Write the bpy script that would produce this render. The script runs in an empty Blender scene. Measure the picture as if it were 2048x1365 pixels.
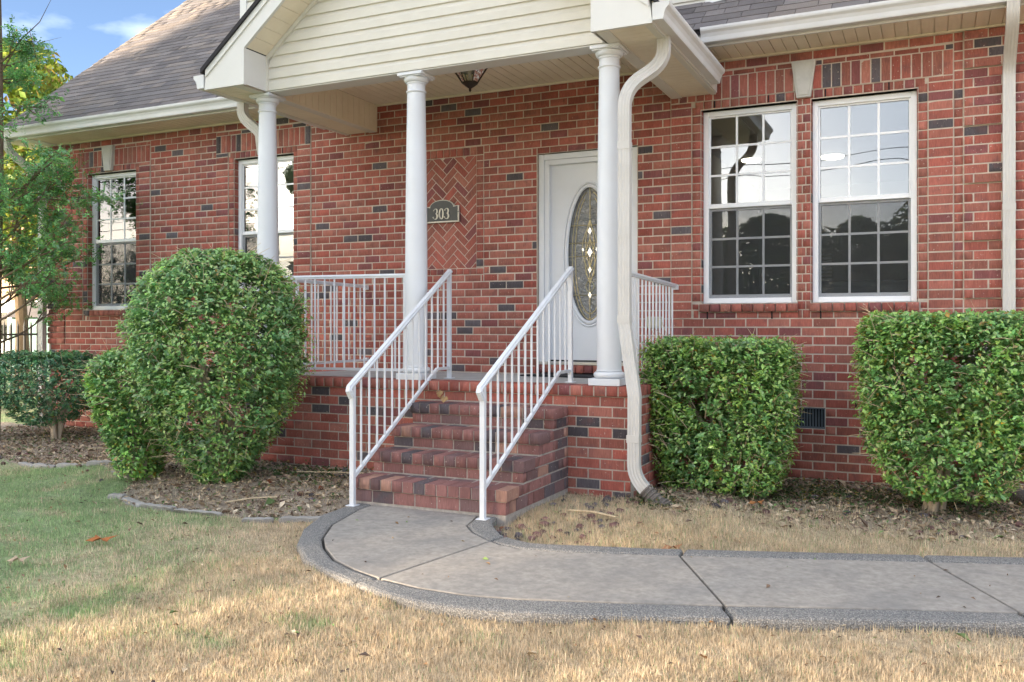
import bpy, bmesh, math, random
import numpy as np
from mathutils import Vector, Matrix, noise as mnoise

R = math.radians
rng = random.Random(7)
nrg = np.random.default_rng(11)
scn = bpy.context.scene
COL = scn.collection

# ------------------------------------------------------------------ camera
cam_d = bpy.data.cameras.new('camera')
cam = bpy.data.objects.new('camera', cam_d)
COL.objects.link(cam)
cam.location = (0.0, -8.4536, 1.4836)
cam.rotation_euler = (R(90), 0, R(25.311))
cam_d.sensor_width = 36.0
cam_d.lens = 36.0 * 1769.8 / 2048.0
cam_d.shift_y = -(682.5 - 650.6) / 2048.0
cam_d.clip_start = 0.05
cam_d.clip_end = 2000
scn.camera = cam

# ------------------------------------------------------------------ sun, sky, exposure
SUN_EL = R(12.0)
SUN_AZ = (-0.50, -0.866)            # horizontal direction towards the sun
world = bpy.data.worlds.new('World')
scn.world = world
world.use_nodes = True
wn = world.node_tree
for n in list(wn.nodes):
    wn.nodes.remove(n)
w_out = wn.nodes.new('ShaderNodeOutputWorld')
w_bg = wn.nodes.new('ShaderNodeBackground')
w_sky = wn.nodes.new('ShaderNodeTexSky')
w_sky.sky_type = 'NISHITA'
w_sky.sun_disc = False
w_sky.sun_elevation = SUN_EL
w_sky.sun_rotation = math.atan2(SUN_AZ[0], SUN_AZ[1])
w_sky.air_density = 0.55
w_sky.dust_density = 1.2
w_sky.ozone_density = 1.2
w_tc = wn.nodes.new('ShaderNodeTexCoord')
w_map = wn.nodes.new('ShaderNodeMapping')
w_map.inputs['Scale'].default_value = (1.2, 1.2, 3.0)
w_map.inputs['Location'].default_value = (5.83, 4.92, 0.0)
w_noi = wn.nodes.new('ShaderNodeTexNoise')
w_noi.inputs['Scale'].default_value = 2.1
w_noi.inputs['Detail'].default_value = 7
w_noi.inputs['Roughness'].default_value = 0.48
w_rmp = wn.nodes.new('ShaderNodeValToRGB')
w_rmp.color_ramp.elements[0].position = 0.43
w_rmp.color_ramp.elements[0].color = (0.0, 0.0, 0.0, 1)
w_rmp.color_ramp.elements[1].position = 0.62
w_rmp.color_ramp.elements[1].color = (0.88, 0.88, 0.88, 1)
w_mix = wn.nodes.new('ShaderNodeMixRGB')
w_mix.inputs[2].default_value = (8.3, 8.8, 9.5, 1)
wn.links.new(w_tc.outputs['Generated'], w_map.inputs['Vector'])
wn.links.new(w_map.outputs['Vector'], w_noi.inputs['Vector'])
wn.links.new(w_noi.outputs['Fac'], w_rmp.inputs['Fac'])
wn.links.new(w_rmp.outputs['Color'], w_mix.inputs[0])
wn.links.new(w_sky.outputs['Color'], w_mix.inputs[1])
wn.links.new(w_mix.outputs['Color'], w_bg.inputs['Color'])
w_bg.inputs['Strength'].default_value = 0.12
wn.links.new(w_bg.outputs['Background'], w_out.inputs['Surface'])

sun_d = bpy.data.lights.new('sun', 'SUN')
sun_d.energy = 4.5
sun_d.angle = R(1.2)
sun_d.color = (1.0, 0.82, 0.60)
sun = bpy.data.objects.new('sun', sun_d)
COL.objects.link(sun)
_h = math.hypot(*SUN_AZ)
_d = Vector((-SUN_AZ[0] / _h * math.cos(SUN_EL), -SUN_AZ[1] / _h * math.cos(SUN_EL), -math.sin(SUN_EL)))
sun.rotation_euler = _d.to_track_quat('-Z', 'Y').to_euler()
sun.location = (-10, -18, 12)

vs = scn.view_settings
vs.view_transform = 'Standard'
vs.look = 'None'
vs.gamma = 1.0
vs.exposure = 1.78
vs.use_curve_mapping = False
scn.cycles.max_bounces = 8
scn.cycles.transparent_max_bounces = 12
scn.cycles.caustics_reflective = False
scn.cycles.caustics_refractive = False

# ------------------------------------------------------------------ helpers
def tag(o, label=None, cat=None, group=None, kind=None):
    if label: o['label'] = label
    if cat: o['category'] = cat
    if group: o['group'] = group
    if kind: o['kind'] = kind
    return o

def empty(name, loc, label=None, cat=None, group=None):
    o = bpy.data.objects.new(name, None)
    o.empty_display_size = 0.1
    COL.objects.link(o)
    o.location = loc
    tag(o, label, cat, group)
    return o

def link(o, parent):
    """parent an object whose mesh is in world coordinates"""
    COL.objects.link(o)
    if parent is not None:
        o.parent = parent
        if parent.parent is None and parent.type == 'EMPTY':
            o.location = -Vector(parent.location)
    return o

class MB:
    def __init__(s):
        s.v = []; s.f = []; s.c = None
    def add(s, vs_, fs):
        b = len(s.v)
        s.v += [tuple(p) for p in vs_]
        s.f += [tuple(i + b for i in f) for f in fs]
        return s
    def hexa(s, p):
        # p: 4 bottom (ccw from above) + 4 top
        return s.add(p, [(0, 3, 2, 1), (4, 5, 6, 7), (0, 1, 5, 4), (1, 2, 6, 5), (2, 3, 7, 6), (3, 0, 4, 7)])
    def box(s, x0, x1, y0, y1, z0, z1):
        return s.hexa([(x0, y0, z0), (x1, y0, z0), (x1, y1, z0), (x0, y1, z0),
                       (x0, y0, z1), (x1, y0, z1), (x1, y1, z1), (x0, y1, z1)])
    def prism(s, poly, a0, a1, axis='y'):
        n = len(poly)
        def pt(u, w, a):
            return (u, a, w) if axis == 'y' else ((a, u, w) if axis == 'x' else (u, w, a))
        vs_ = [pt(u, w, a0) for u, w in poly] + [pt(u, w, a1) for u, w in poly]
        fs = [tuple(range(n))[::-1], tuple(range(n, 2 * n))]
        for i in range(n):
            j = (i + 1) % n
            fs.append((i, j, n + j, n + i))
        return s.add(vs_, fs)
    def sweep(s, path, sect, radii=None, up=None, closed_sect=True, caps=True):
        """sect: list of (u,v); path: list of points; frames by parallel transport"""
        P = [Vector(p) for p in path]
        n = len(sect); m = len(P)
        T = []
        for i in range(m):
            a = P[max(0, i - 1)]; b = P[min(m - 1, i + 1)]
            T.append((b - a).normalized())
        if up is None:
            up = Vector((0, 0, 1)) if abs(T[0].z) < 0.9 else Vector((0, 1, 0))
        up = Vector(up)
        U = (up - T[0] * up.dot(T[0])).normalized()
        vs_ = []
        for i in range(m):
            U = (U - T[i] * U.dot(T[i])).normalized()
            W = T[i].cross(U)
            r = 1.0 if radii is None else radii[i]
            for (a, b) in sect:
                q = P[i] + W * (a * r) + U * (b * r)
                vs_.append((q.x, q.y, q.z))
        fs = []
        for i in range(m - 1):
            for k in range(n):
                k2 = (k + 1) % n
                fs.append((i * n + k, i * n + k2, (i + 1) * n + k2, (i + 1) * n + k))
        if caps:
            fs.append(tuple(range(n))[::-1])
            fs.append(tuple((m - 1) * n + k for k in range(n)))
        return s.add(vs_, fs)
    def tube(s, path, r, seg=8, radii=None):
        sect = [(math.cos(2 * math.pi * k / seg) * r, math.sin(2 * math.pi * k / seg) * r) for k in range(seg)]
        return s.sweep(path, sect, radii)
    def lathe(s, prof, cx, cy, seg=32):
        n = len(prof); vs_ = []; fs = []
        for k in range(seg):
            a = 2 * math.pi * k / seg
            for r, z in prof:
                vs_.append((cx + r * math.cos(a), cy + r * math.sin(a), z))
        for k in range(seg):
            k2 = (k + 1) % seg
            for i in range(n - 1):
                fs.append((k * n + i, k2 * n + i, k2 * n + i + 1, k * n + i + 1))
        return s.add(vs_, fs)
    def build(s, name, mat, parent=None, smooth=False, bevel=0.0):
        me = bpy.data.meshes.new(name)
        me.from_pydata(s.v, [], s.f)
        me.validate()
        me.update()
        if mat is not None:
            me.materials.append(mat)
        if smooth:
            me.polygons.foreach_set('use_smooth', [True] * len(me.polygons))
            try:
                me.set_sharp_from_angle(angle=R(38))
            except Exception:
                pass
        o = bpy.data.objects.new(name, me)
        link(o, parent)
        if bevel > 0:
            md = o.modifiers.new('bevel', 'BEVEL')
            md.width = bevel; md.segments = 2; md.limit_method = 'ANGLE'; md.angle_limit = R(40)
        return o

def np_mesh(name, V, F, mat, parent=None, col=None, cname='lcol', smooth=False):
    """V (n,3), F (m,k) equal sized faces, col (n,3)"""
    me = bpy.data.meshes.new(name)
    n = len(V); m, k = F.shape
    me.vertices.add(n)
    me.vertices.foreach_set('co', np.ascontiguousarray(V, dtype=np.float32).ravel())
    me.loops.add(m * k)
    me.loops.foreach_set('vertex_index', np.ascontiguousarray(F, dtype=np.int32).ravel())
    me.polygons.add(m)
    me.polygons.foreach_set('loop_start', np.arange(0, m * k, k, dtype=np.int32))
    me.update(calc_edges=True)
    if col is not None:
        at = me.attributes.new(cname, 'FLOAT_COLOR', 'POINT')
        c4 = np.ones((n, 4), dtype=np.float32); c4[:, :3] = col
        at.data.foreach_set('color', c4.ravel())
    if smooth:
        me.polygons.foreach_set('use_smooth', np.ones(m, dtype=bool))
    me.materials.append(mat)
    o = bpy.data.objects.new(name, me)
    return link(o, parent)

def srgb(r, g, b):
    def f(c):
        c /= 255.0
        return c / 12.92 if c <= 0.04045 else ((c + 0.055) / 1.055) ** 2.4
    return (f(r), f(g), f(b))

# ------------------------------------------------------------------ materials
def mat(name, col, rough=0.6, var=0.12, scale=6.0, stretch=(1, 1, 1), bump=0.0, bscale=60.0,
        spec=0.4, metal=0.0, grime=None, gscale=1.2, gamt=0.5, bdist=0.004):
    """col: rgb tuple, 'obj' (object colour) or attribute name prefixed with '@'"""
    m = bpy.data.materials.new(name)
    m.use_nodes = True
    nt = m.node_tree; N = nt.nodes; L = nt.links
    bs = N['Principled BSDF']
    geo = N.new('ShaderNodeNewGeometry')
    mp = N.new('ShaderNodeMapping'); mp.inputs['Scale'].default_value = stretch
    L.new(geo.outputs['Position'], mp.inputs['Vector'])
    noi = N.new('ShaderNodeTexNoise'); noi.inputs['Scale'].default_value = scale
    noi.inputs['Detail'].default_value = 6; noi.inputs['Roughness'].default_value = 0.6
    L.new(mp.outputs['Vector'], noi.inputs['Vector'])
    mr = N.new('ShaderNodeMapRange')
    mr.inputs['From Min'].default_value = 0.25; mr.inputs['From Max'].default_value = 0.75
    mr.inputs['To Min'].default_value = 1 - var; mr.inputs['To Max'].default_value = 1 + var
    L.new(noi.outputs['Fac'], mr.inputs['Value'])
    mul = N.new('ShaderNodeVectorMath'); mul.operation = 'SCALE'
    L.new(mr.outputs['Result'], mul.inputs['Scale'])
    if col == 'obj':
        src = N.new('ShaderNodeObjectInfo').outputs['Color']
    elif isinstance(col, str):
        a = N.new('ShaderNodeAttribute'); a.attribute_name = col[1:]; src = a.outputs['Color']
    else:
        c = N.new('ShaderNodeRGB'); c.outputs[0].default_value = (*col, 1); src = c.outputs[0]
    L.new(src, mul.inputs[0])
    out = mul.outputs['Vector']
    if grime is not None:
        gn = N.new('ShaderNodeTexNoise'); gn.inputs['Scale'].default_value = gscale
        gn.inputs['Detail'].default_value = 8; gn.inputs['Roughness'].default_value = 0.65
        L.new(geo.outputs['Position'], gn.inputs['Vector'])
        gr = N.new('ShaderNodeMapRange')
        gr.inputs['From Min'].default_value = 0.45; gr.inputs['From Max'].default_value = 0.75
        gr.inputs['To Max'].default_value = gamt
        L.new(gn.outputs['Fac'], gr.inputs['Value'])
        gm = N.new('ShaderNodeMixRGB'); gm.inputs[2].default_value = (*grime, 1)
        L.new(gr.outputs['Result'], gm.inputs[0]); L.new(out, gm.inputs[1])
        out = gm.outputs['Color']
    L.new(out, bs.inputs['Base Color'])
    bs.inputs['Roughness'].default_value = rough
    bs.inputs['Metallic'].default_value = metal
    bs.inputs['Specular IOR Level'].default_value = spec
    if bump > 0:
        bn = N.new('ShaderNodeTexNoise'); bn.inputs['Scale'].default_value = bscale
        bn.inputs['Detail'].default_value = 5
        L.new(mp.outputs['Vector'], bn.inputs['Vector'])
        bp = N.new('ShaderNodeBump'); bp.inputs['Strength'].default_value = bump
        bp.inputs['Distance'].default_value = bdist
        L.new(bn.outputs['Fac'], bp.inputs['Height'])
        L.new(bp.outputs['Normal'], bs.inputs['Normal'])
    return m

def brick_mat(name, src):
    """wire-cut brick: base colour from src, darker flashes, vertical striations, pale flecks"""
    m = mat(name, src, rough=0.85, var=0.16, scale=9.0, bump=0.5, bscale=90.0, stretch=(1.0, 1.0, 0.35), spec=0.25)
    nt = m.node_tree; N = nt.nodes; L = nt.links
    bs = N['Principled BSDF']
    base = bs.inputs['Base Color'].links[0].from_socket
    geo = N.new('ShaderNodeNewGeometry')
    mp = N.new('ShaderNodeMapping'); mp.inputs['Scale'].default_value = (1, 1, 0.10)
    L.new(geo.outputs['Position'], mp.inputs['Vector'])
    st = N.new('ShaderNodeTexNoise'); st.inputs['Scale'].default_value = 170; st.inputs['Detail'].default_value = 2
    L.new(mp.outputs['Vector'], st.inputs['Vector'])
    sr = N.new('ShaderNodeMapRange'); sr.inputs['From Min'].default_value = 0.3; sr.inputs['From Max'].default_value = 0.7
    sr.inputs['To Min'].default_value = 0.80; sr.inputs['To Max'].default_value = 1.18
    L.new(st.outputs['Fac'], sr.inputs['Value'])
    sc = N.new('ShaderNodeVectorMath'); sc.operation = 'SCALE'
    L.new(base, sc.inputs[0]); L.new(sr.outputs['Result'], sc.inputs['Scale'])
    # dark flashing
    fl = N.new('ShaderNodeTexNoise'); fl.inputs['Scale'].default_value = 9.0; fl.inputs['Detail'].default_value = 5
    L.new(geo.outputs['Position'], fl.inputs['Vector'])
    fr = N.new('ShaderNodeMapRange'); fr.inputs['From Min'].default_value = 0.55; fr.inputs['From Max'].default_value = 0.72
    fr.inputs['To Max'].default_value = 0.55
    L.new(fl.outputs['Fac'], fr.inputs['Value'])
    m1 = N.new('ShaderNodeMixRGB'); m1.inputs[2].default_value = (0.15, 0.075, 0.072, 1)
    L.new(fr.outputs['Result'], m1.inputs[0]); L.new(sc.outputs['Vector'], m1.inputs[1])
    # mortar flecks
    wn_ = N.new('ShaderNodeTexNoise'); wn_.inputs['Scale'].default_value = 62; wn_.inputs['Detail'].default_value = 2
    L.new(geo.outputs['Position'], wn_.inputs['Vector'])
    wr = N.new('ShaderNodeMapRange'); wr.inputs['From Min'].default_value = 0.68; wr.inputs['From Max'].default_value = 0.75
    wr.inputs['To Max'].default_value = 0.75
    L.new(wn_.outputs['Fac'], wr.inputs['Value'])
    m2 = N.new('ShaderNodeMixRGB'); m2.inputs[2].default_value = (0.55, 0.46, 0.38, 1)
    L.new(wr.outputs['Result'], m2.inputs[0]); L.new(m1.outputs['Color'], m2.inputs[1])
    L.new(m2.outputs['Color'], bs.inputs['Base Color'])
    return m

M = {}
M['brick_o'] = brick_mat('brick_red', 'obj')
M['brick_a'] = brick_mat('brick_red_far', '@bcol')
M['mortar'] = mat('mortar', (0.54, 0.46, 0.38), rough=0.95, var=0.2, scale=14, bump=0.8, bscale=140, grime=(0.42, 0.34, 0.27), gscale=1.6, gamt=0.5)
M['mortar_grey'] = mat('mortar_grey', (0.44, 0.38, 0.32), rough=0.95, var=0.25, scale=14, bump=0.8, bscale=140)
M['white'] = mat('white_paint', (0.70, 0.715, 0.735), rough=0.42, var=0.03, scale=3, spec=0.4, grime=(0.55, 0.52, 0.45), gscale=2.2, gamt=0.14)
M['winwhite'] = mat('window_vinyl', (0.88, 0.89, 0.90), rough=0.4, var=0.02, scale=3, spec=0.4)
M['rail'] = mat('white_rail_paint', (0.72, 0.735, 0.755), rough=0.38, var=0.04, scale=8, spec=0.45, grime=(0.45, 0.42, 0.36), gscale=9, gamt=0.15)
M['vinyl'] = mat('cream_vinyl', (0.69, 0.66, 0.58), rough=0.5, var=0.04, scale=2, stretch=(0.4, 1, 4), bump=0.08, bscale=70, spec=0.35, grime=(0.42, 0.38, 0.28), gscale=1.3, gamt=0.22)
M['soffit'] = mat('soffit_vinyl', (0.80, 0.72, 0.57), rough=0.55, var=0.06, scale=2.5, spec=0.3, grime=(0.52, 0.42, 0.26), gscale=1.8, gamt=0.35)
M['fascia'] = mat('fascia_metal', (0.68, 0.67, 0.63), rough=0.4, var=0.03, scale=2, spec=0.4, grime=(0.46, 0.43, 0.36), gscale=1.5, gamt=0.2)
M['gutter'] = mat('gutter_paint', (0.66, 0.66, 0.645), rough=0.4, var=0.04, scale=3, spec=0.4, grime=(0.42, 0.37, 0.28), gscale=2.0, gamt=0.28)
M['spout'] = mat('downspout_paint', (0.58, 0.56, 0.52), rough=0.42, var=0.05, scale=3, stretch=(1, 1, 0.3), spec=0.4, grime=(0.36, 0.32, 0.25), gscale=2.6, gamt=0.35)
M['shingle_o'] = mat('shingle', 'obj', rough=0.95, var=0.14, scale=5, bump=0.9, bscale=320, spec=0.15, grime=(0.20, 0.17, 0.16), gscale=9, gamt=0.3)
M['shingle_a'] = mat('shingle_far', '@bcol', rough=0.95, var=0.14, scale=5, bump=0.9, bscale=320, spec=0.15, grime=(0.20, 0.17, 0.16), gscale=9, gamt=0.3)
M['felt'] = mat('roof_felt', (0.035, 0.032, 0.035), rough=0.95, var=0.2, scale=30, bump=0.5, bscale=200)
M['stone'] = mat('cast_stone', (0.55, 0.53, 0.48), rough=0.85, var=0.1, scale=12, bump=0.35, bscale=160, grime=(0.40, 0.37, 0.31), gscale=5, gamt=0.4)
M['concrete'] = mat('walk_concrete', (0.335, 0.30, 0.26), rough=0.92, var=0.26, scale=26, bump=0.6, bscale=260, spec=0.2, grime=(0.20, 0.19, 0.18), gscale=3.6, gamt=0.7)
M['porchfloor'] = mat('porch_concrete', (0.44, 0.43, 0.41), rough=0.9, var=0.15, scale=9, bump=0.4, bscale=200, grime=(0.24, 0.22, 0.2), gscale=3, gamt=0.4)
M['joint'] = mat('joint_dark', (0.05, 0.045, 0.04), rough=1, var=0.3, scale=30, bump=0.5, bscale=120)
M['edging'] = mat('edging_concrete', (0.38, 0.355, 0.325), rough=0.95, var=0.2, scale=14, bump=0.6, bscale=140, grime=(0.16, 0.14, 0.11), gscale=7, gamt=0.6)
M['bronze'] = mat('bronze_metal', (0.055, 0.042, 0.032), rough=0.45, var=0.2, scale=30, spec=0.5, metal=0.6)
M['iron'] = mat('black_iron', (0.012, 0.012, 0.013), rough=0.5, var=0.2, scale=20, spec=0.5)
M['plaque'] = mat('plaque_grey', (0.055, 0.058, 0.056), rough=0.5, var=0.15, scale=12, spec=0.5, bump=0.2, bscale=120)
M['pewter'] = mat('pewter', (0.46, 0.45, 0.40), rough=0.35, var=0.12, scale=25, spec=0.5, metal=0.4)
M['gold'] = mat('brass_came', (0.50, 0.43, 0.25), rough=0.42, var=0.1, scale=20, spec=0.5, metal=0.85)
M['bevelglass'] = mat('bevel_glass', (0.50, 0.52, 0.50), rough=0.08, var=0.2, scale=30, spec=0.9)
M['ventgrey'] = mat('vent_grey', (0.10, 0.125, 0.145), rough=0.55, var=0.12, scale=12, spec=0.4)
M['ventdark'] = mat('vent_dark', (0.012, 0.013, 0.015), rough=0.9, var=0.1)
M['tanbox'] = mat('tan_plastic', (0.42, 0.37, 0.26), rough=0.55, var=0.06)
M['rubber'] = mat('mat_rubber', (0.02, 0.021, 0.024), rough=0.85, var=0.3, scale=60, bump=0.5, bscale=200)
M['pipe'] = mat('corrugated_pipe', (0.14, 0.12, 0.105), rough=0.7, var=0.15, scale=10, spec=0.3, grime=(0.25, 0.21, 0.16), gscale=6, gamt=0.5)
M['bark'] = mat('bark', (0.17, 0.125, 0.085), rough=0.95, var=0.35, scale=18, stretch=(1, 1, 0.3), bump=0.9, bscale=60, spec=0.15)
M['barkpale'] = mat('bark_pale', (0.42, 0.34, 0.25), rough=0.95, var=0.3, scale=22, stretch=(1, 1, 0.4), bump=0.6, bscale=70, spec=0.15)
M['twig'] = mat('twig_tan', (0.52, 0.41, 0.27), rough=0.9, var=0.3, scale=18, spec=0.2)
M['lava'] = mat('lava_rock', '@lcol', rough=1.0, var=0.35, scale=60, bump=1.0, bscale=140, spec=0.15, bdist=0.006)
M['room'] = mat('room_wall', (0.36, 0.355, 0.33), rough=0.9, var=0.03)
M['roomfloor'] = mat('room_floor', (0.16, 0.11, 0.075), rough=0.5, var=0.15, scale=6)
M['sofa'] = mat('sofa_fabric', (0.10, 0.11, 0.13), rough=0.95, var=0.15, scale=20)
M['peach'] = mat('peach_stucco', (0.62, 0.42, 0.28), rough=0.9, var=0.06, scale=3)
M['housewhite'] = mat('house_white', (0.72, 0.72, 0.70), rough=0.8, var=0.05, scale=3)
M['roofgrey'] = mat('roof_grey', (0.16, 0.14, 0.13), rough=0.95, var=0.2, scale=3, bump=0.4, bscale=20)
M['asphalt'] = mat('asphalt', (0.05, 0.05, 0.052), rough=0.95, var=0.2, scale=2, bump=0.4, bscale=80)
M['lintel'] = mat('lintel_paint', (0.06, 0.025, 0.02), rough=0.7)
M['deadleaf'] = mat('dead_leaf', '@lcol', rough=0.85, var=0.2, scale=40, spec=0.2)
M['lead'] = mat('step_mortar', (0.36, 0.32, 0.28), rough=1, var=0.3, scale=20, bump=0.6, bscale=120)

def leaf_mat(name, rough=0.4, trans=0.25, spec=0.5):
    m = bpy.data.materials.new(name); m.use_nodes = True
    nt = m.node_tree; N = nt.nodes; L = nt.links
    bs = N['Principled BSDF']
    a = N.new('ShaderNodeAttribute'); a.attribute_name = 'lcol'
    geo = N.new('ShaderNodeNewGeometry')
    noi = N.new('ShaderNodeTexNoise'); noi.inputs['Scale'].default_value = 90
    L.new(geo.outputs['Position'], noi.inputs['Vector'])
    mr = N.new('ShaderNodeMapRange'); mr.inputs['To Min'].default_value = 0.8; mr.inputs['To Max'].default_value = 1.2
    L.new(noi.outputs['Fac'], mr.inputs['Value'])
    sc = N.new('ShaderNodeVectorMath'); sc.operation = 'SCALE'
    L.new(a.outputs['Color'], sc.inputs[0]); L.new(mr.outputs['Result'], sc.inputs['Scale'])
    L.new(sc.outputs['Vector'], bs.inputs['Base Color'])
    bs.inputs['Roughness'].default_value = rough
    bs.inputs['Specular IOR Level'].default_value = spec
    tr = N.new('ShaderNodeBsdfTranslucent')
    L.new(sc.outputs['Vector'], tr.inputs['Color'])
    mx = N.new('ShaderNodeMixShader'); mx.inputs[0].default_value = trans
    L.new(bs.outputs[0], mx.inputs[1]); L.new(tr.outputs[0], mx.inputs[2])
    L.new(mx.outputs[0], N['Material Output'].inputs['Surface'])
    return m
M['leaf'] = leaf_mat('glossy_leaf', 0.27, 0.38, 1.0)
M['leafsoft'] = leaf_mat('tree_leaf', 0.5, 0.3, 0.4)
M['grass'] = leaf_mat('grass_blade', 0.65, 0.45, 0.25)

def ground_mat():
    m = mat('lawn_soil', '@gcol', rough=0.97, var=0.4, scale=30, bump=1.0, bscale=110, spec=0.1, bdist=0.012)
    return m
M['ground'] = ground_mat()

def aggregate_mat():
    m = bpy.data.materials.new('exposed_aggregate'); m.use_nodes = True
    nt = m.node_tree; N = nt.nodes; L = nt.links; bs = N['Principled BSDF']
    geo = N.new('ShaderNodeNewGeometry')
    vo = N.new('ShaderNodeTexVoronoi'); vo.inputs['Scale'].default_value = 150
    L.new(geo.outputs['Position'], vo.inputs['Vector'])
    rp = N.new('ShaderNodeValToRGB')
    e = rp.color_ramp.elements
    e[0].position = 0.0; e[0].color = (0.24, 0.235, 0.228, 1)
    e[1].position = 1.0; e[1].color = (0.46, 0.425, 0.38, 1)
    k = e.new(0.5); k.color = (0.345, 0.333, 0.315, 1)
    sep = N.new('ShaderNodeSeparateColor'); L.new(vo.outputs['Color'], sep.inputs[0])
    L.new(sep.outputs[0], rp.inputs['Fac'])
    dk = N.new('ShaderNodeMapRange'); dk.inputs['From Min'].default_value = 0.15; dk.inputs['From Max'].default_value = 0.6
    dk.inputs['To Min'].default_value = 1.1; dk.inputs['To Max'].default_value = 0.5
    L.new(vo.outputs['Distance'], dk.inputs['Value'])
    sc = N.new('ShaderNodeVectorMath'); sc.operation = 'SCALE'
    L.new(rp.outputs['Color'], sc.inputs[0]); L.new(dk.outputs['Result'], sc.inputs['Scale'])
    L.new(sc.outputs['Vector'], bs.inputs['Base Color'])
    bs.inputs['Roughness'].default_value = 0.9; bs.inputs['Specular IOR Level'].default_value = 0.25
    bp = N.new('ShaderNodeBump'); bp.inputs['Strength'].default_value = 0.9; bp.inputs['Distance'].default_value = 0.006
    bp.invert = True
    L.new(vo.outputs['Distance'], bp.inputs['Height']); L.new(bp.outputs['Normal'], bs.inputs['Normal'])
    return m
M['aggregate'] = aggregate_mat()

def glass_mat(name, tint=(0.9, 0.95, 0.95), refl=0.105, wav=0.14, wscale=1.5):
    m = bpy.data.materials.new(name); m.use_nodes = True
    nt = m.node_tree; N = nt.nodes; L = nt.links
    N.remove(N['Principled BSDF'])
    tr = N.new('ShaderNodeBsdfTransparent'); tr.inputs['Color'].default_value = (*tint, 1)
    gl = N.new('ShaderNodeBsdfGlossy'); gl.inputs['Roughness'].default_value = 0.0
    geo = N.new('ShaderNodeNewGeometry')
    noi = N.new('ShaderNodeTexNoise'); noi.inputs['Scale'].default_value = wscale; noi.inputs['Detail'].default_value = 1
    L.new(geo.outputs['Position'], noi.inputs['Vector'])
    bp = N.new('ShaderNodeBump'); bp.inputs['Strength'].default_value = wav; bp.inputs['Distance'].default_value = 0.02
    L.new(noi.outputs['Fac'], bp.inputs['Height']); L.new(bp.outputs['Normal'], gl.inputs['Normal'])
    fr = N.new('ShaderNodeFresnel'); fr.inputs['IOR'].default_value = 1.5
    ad = N.new('ShaderNodeMath'); ad.operation = 'ADD'; ad.use_clamp = True; ad.inputs[1].default_value = refl
    L.new(fr.outputs[0], ad.inputs[0])
    mx = N.new('ShaderNodeMixShader')
    L.new(ad.outputs[0], mx.inputs[0]); L.new(tr.outputs[0], mx.inputs[1]); L.new(gl.outputs[0], mx.inputs[2])
    L.new(mx.outputs[0], N['Material Output'].inputs['Surface'])
    return m
M['glass'] = glass_mat('window_glass')
M['lampglass'] = glass_mat('lantern_glass', (0.8, 0.74, 0.55), 0.12, 0.5, 30)

def screen_mat():
    m = bpy.data.materials.new('insect_screen'); m.use_nodes = True
    nt = m.node_tree; N = nt.nodes; L = nt.links
    bs = N['Principled BSDF']; bs.inputs['Base Color'].default_value = (0.05, 0.052, 0.056, 1); bs.inputs['Roughness'].default_value = 0.7
    tr = N.new('ShaderNodeBsdfTransparent')
    geo = N.new('ShaderNodeNewGeometry')
    noi = N.new('ShaderNodeTexNoise'); noi.inputs['Scale'].default_value = 260
    L.new(geo.outputs['Position'], noi.inputs['Vector'])
    mr = N.new('ShaderNodeMapRange'); mr.inputs['To Min'].default_value = 0.16; mr.inputs['To Max'].default_value = 0.36
    L.new(noi.outputs['Fac'], mr.inputs['Value'])
    mx = N.new('ShaderNodeMixShader')
    L.new(mr.outputs['Result'], mx.inputs[0]); L.new(tr.outputs[0], mx.inputs[1]); L.new(bs.outputs[0], mx.inputs[2])
    L.new(mx.outputs[0], N['Material Output'].inputs['Surface'])
    return m
M['screen'] = screen_mat()

def artglass_mat():
    m = bpy.data.materials.new('leaded_glass'); m.use_nodes = True
    nt = m.node_tree; N = nt.nodes; L = nt.links
    bs = N['Principled BSDF']
    bs.inputs['Base Color'].default_value = (0.14, 0.145, 0.14, 1)
    bs.inputs['Roughness'].default_value = 0.06; bs.inputs['Specular IOR Level'].default_value = 1.0
    geo = N.new('ShaderNodeNewGeometry')
    wv = N.new('ShaderNodeTexNoise'); wv.inputs['Scale'].default_value = 14
    wv.inputs['Detail'].default_value = 3; wv.inputs['Distortion'].default_value = 2.5
    L.new(geo.outputs['Position'], wv.inputs['Vector'])
    bp = N.new('ShaderNodeBump'); bp.inputs['Strength'].default_value = 0.8; bp.inputs['Distance'].default_value = 0.02
    L.new(wv.outputs['Fac'], bp.inputs['Height']); L.new(bp.outputs['Normal'], bs.inputs['Normal'])
    return m
M['artglass'] = artglass_mat()

def emit_mat(name, col, s):
    m = bpy.data.materials.new(name); m.use_nodes = True
    bs = m.node_tree.nodes['Principled BSDF']
    bs.inputs['Base Color'].default_value = (0.8, 0.8, 0.8, 1)
    bs.inputs['Emission Color'].default_value = (*col, 1)
    bs.inputs['Emission Strength'].default_value = s
    return m
M['lamp_on'] = emit_mat('lamp_lit', (1.0, 0.86, 0.66), 2.6)

# ------------------------------------------------------------------ bricks
H = 0.0813          # course height
BL = 0.1998         # brick pitch along the wall
JT = 0.0106         # joint

def cam_px(x, y, z):
    """photo pixel of a point, used only to rank bricks and shingles by size in view"""
    S, C = math.sin(R(25.311)), math.cos(R(25.311))
    yy = y + 8.4536
    d = -x * S + yy * C
    return 1024 + 1769.8 * (x * C + yy * S) / d, 650.6 - 1769.8 * (z - 1.4836) / d, d

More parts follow.
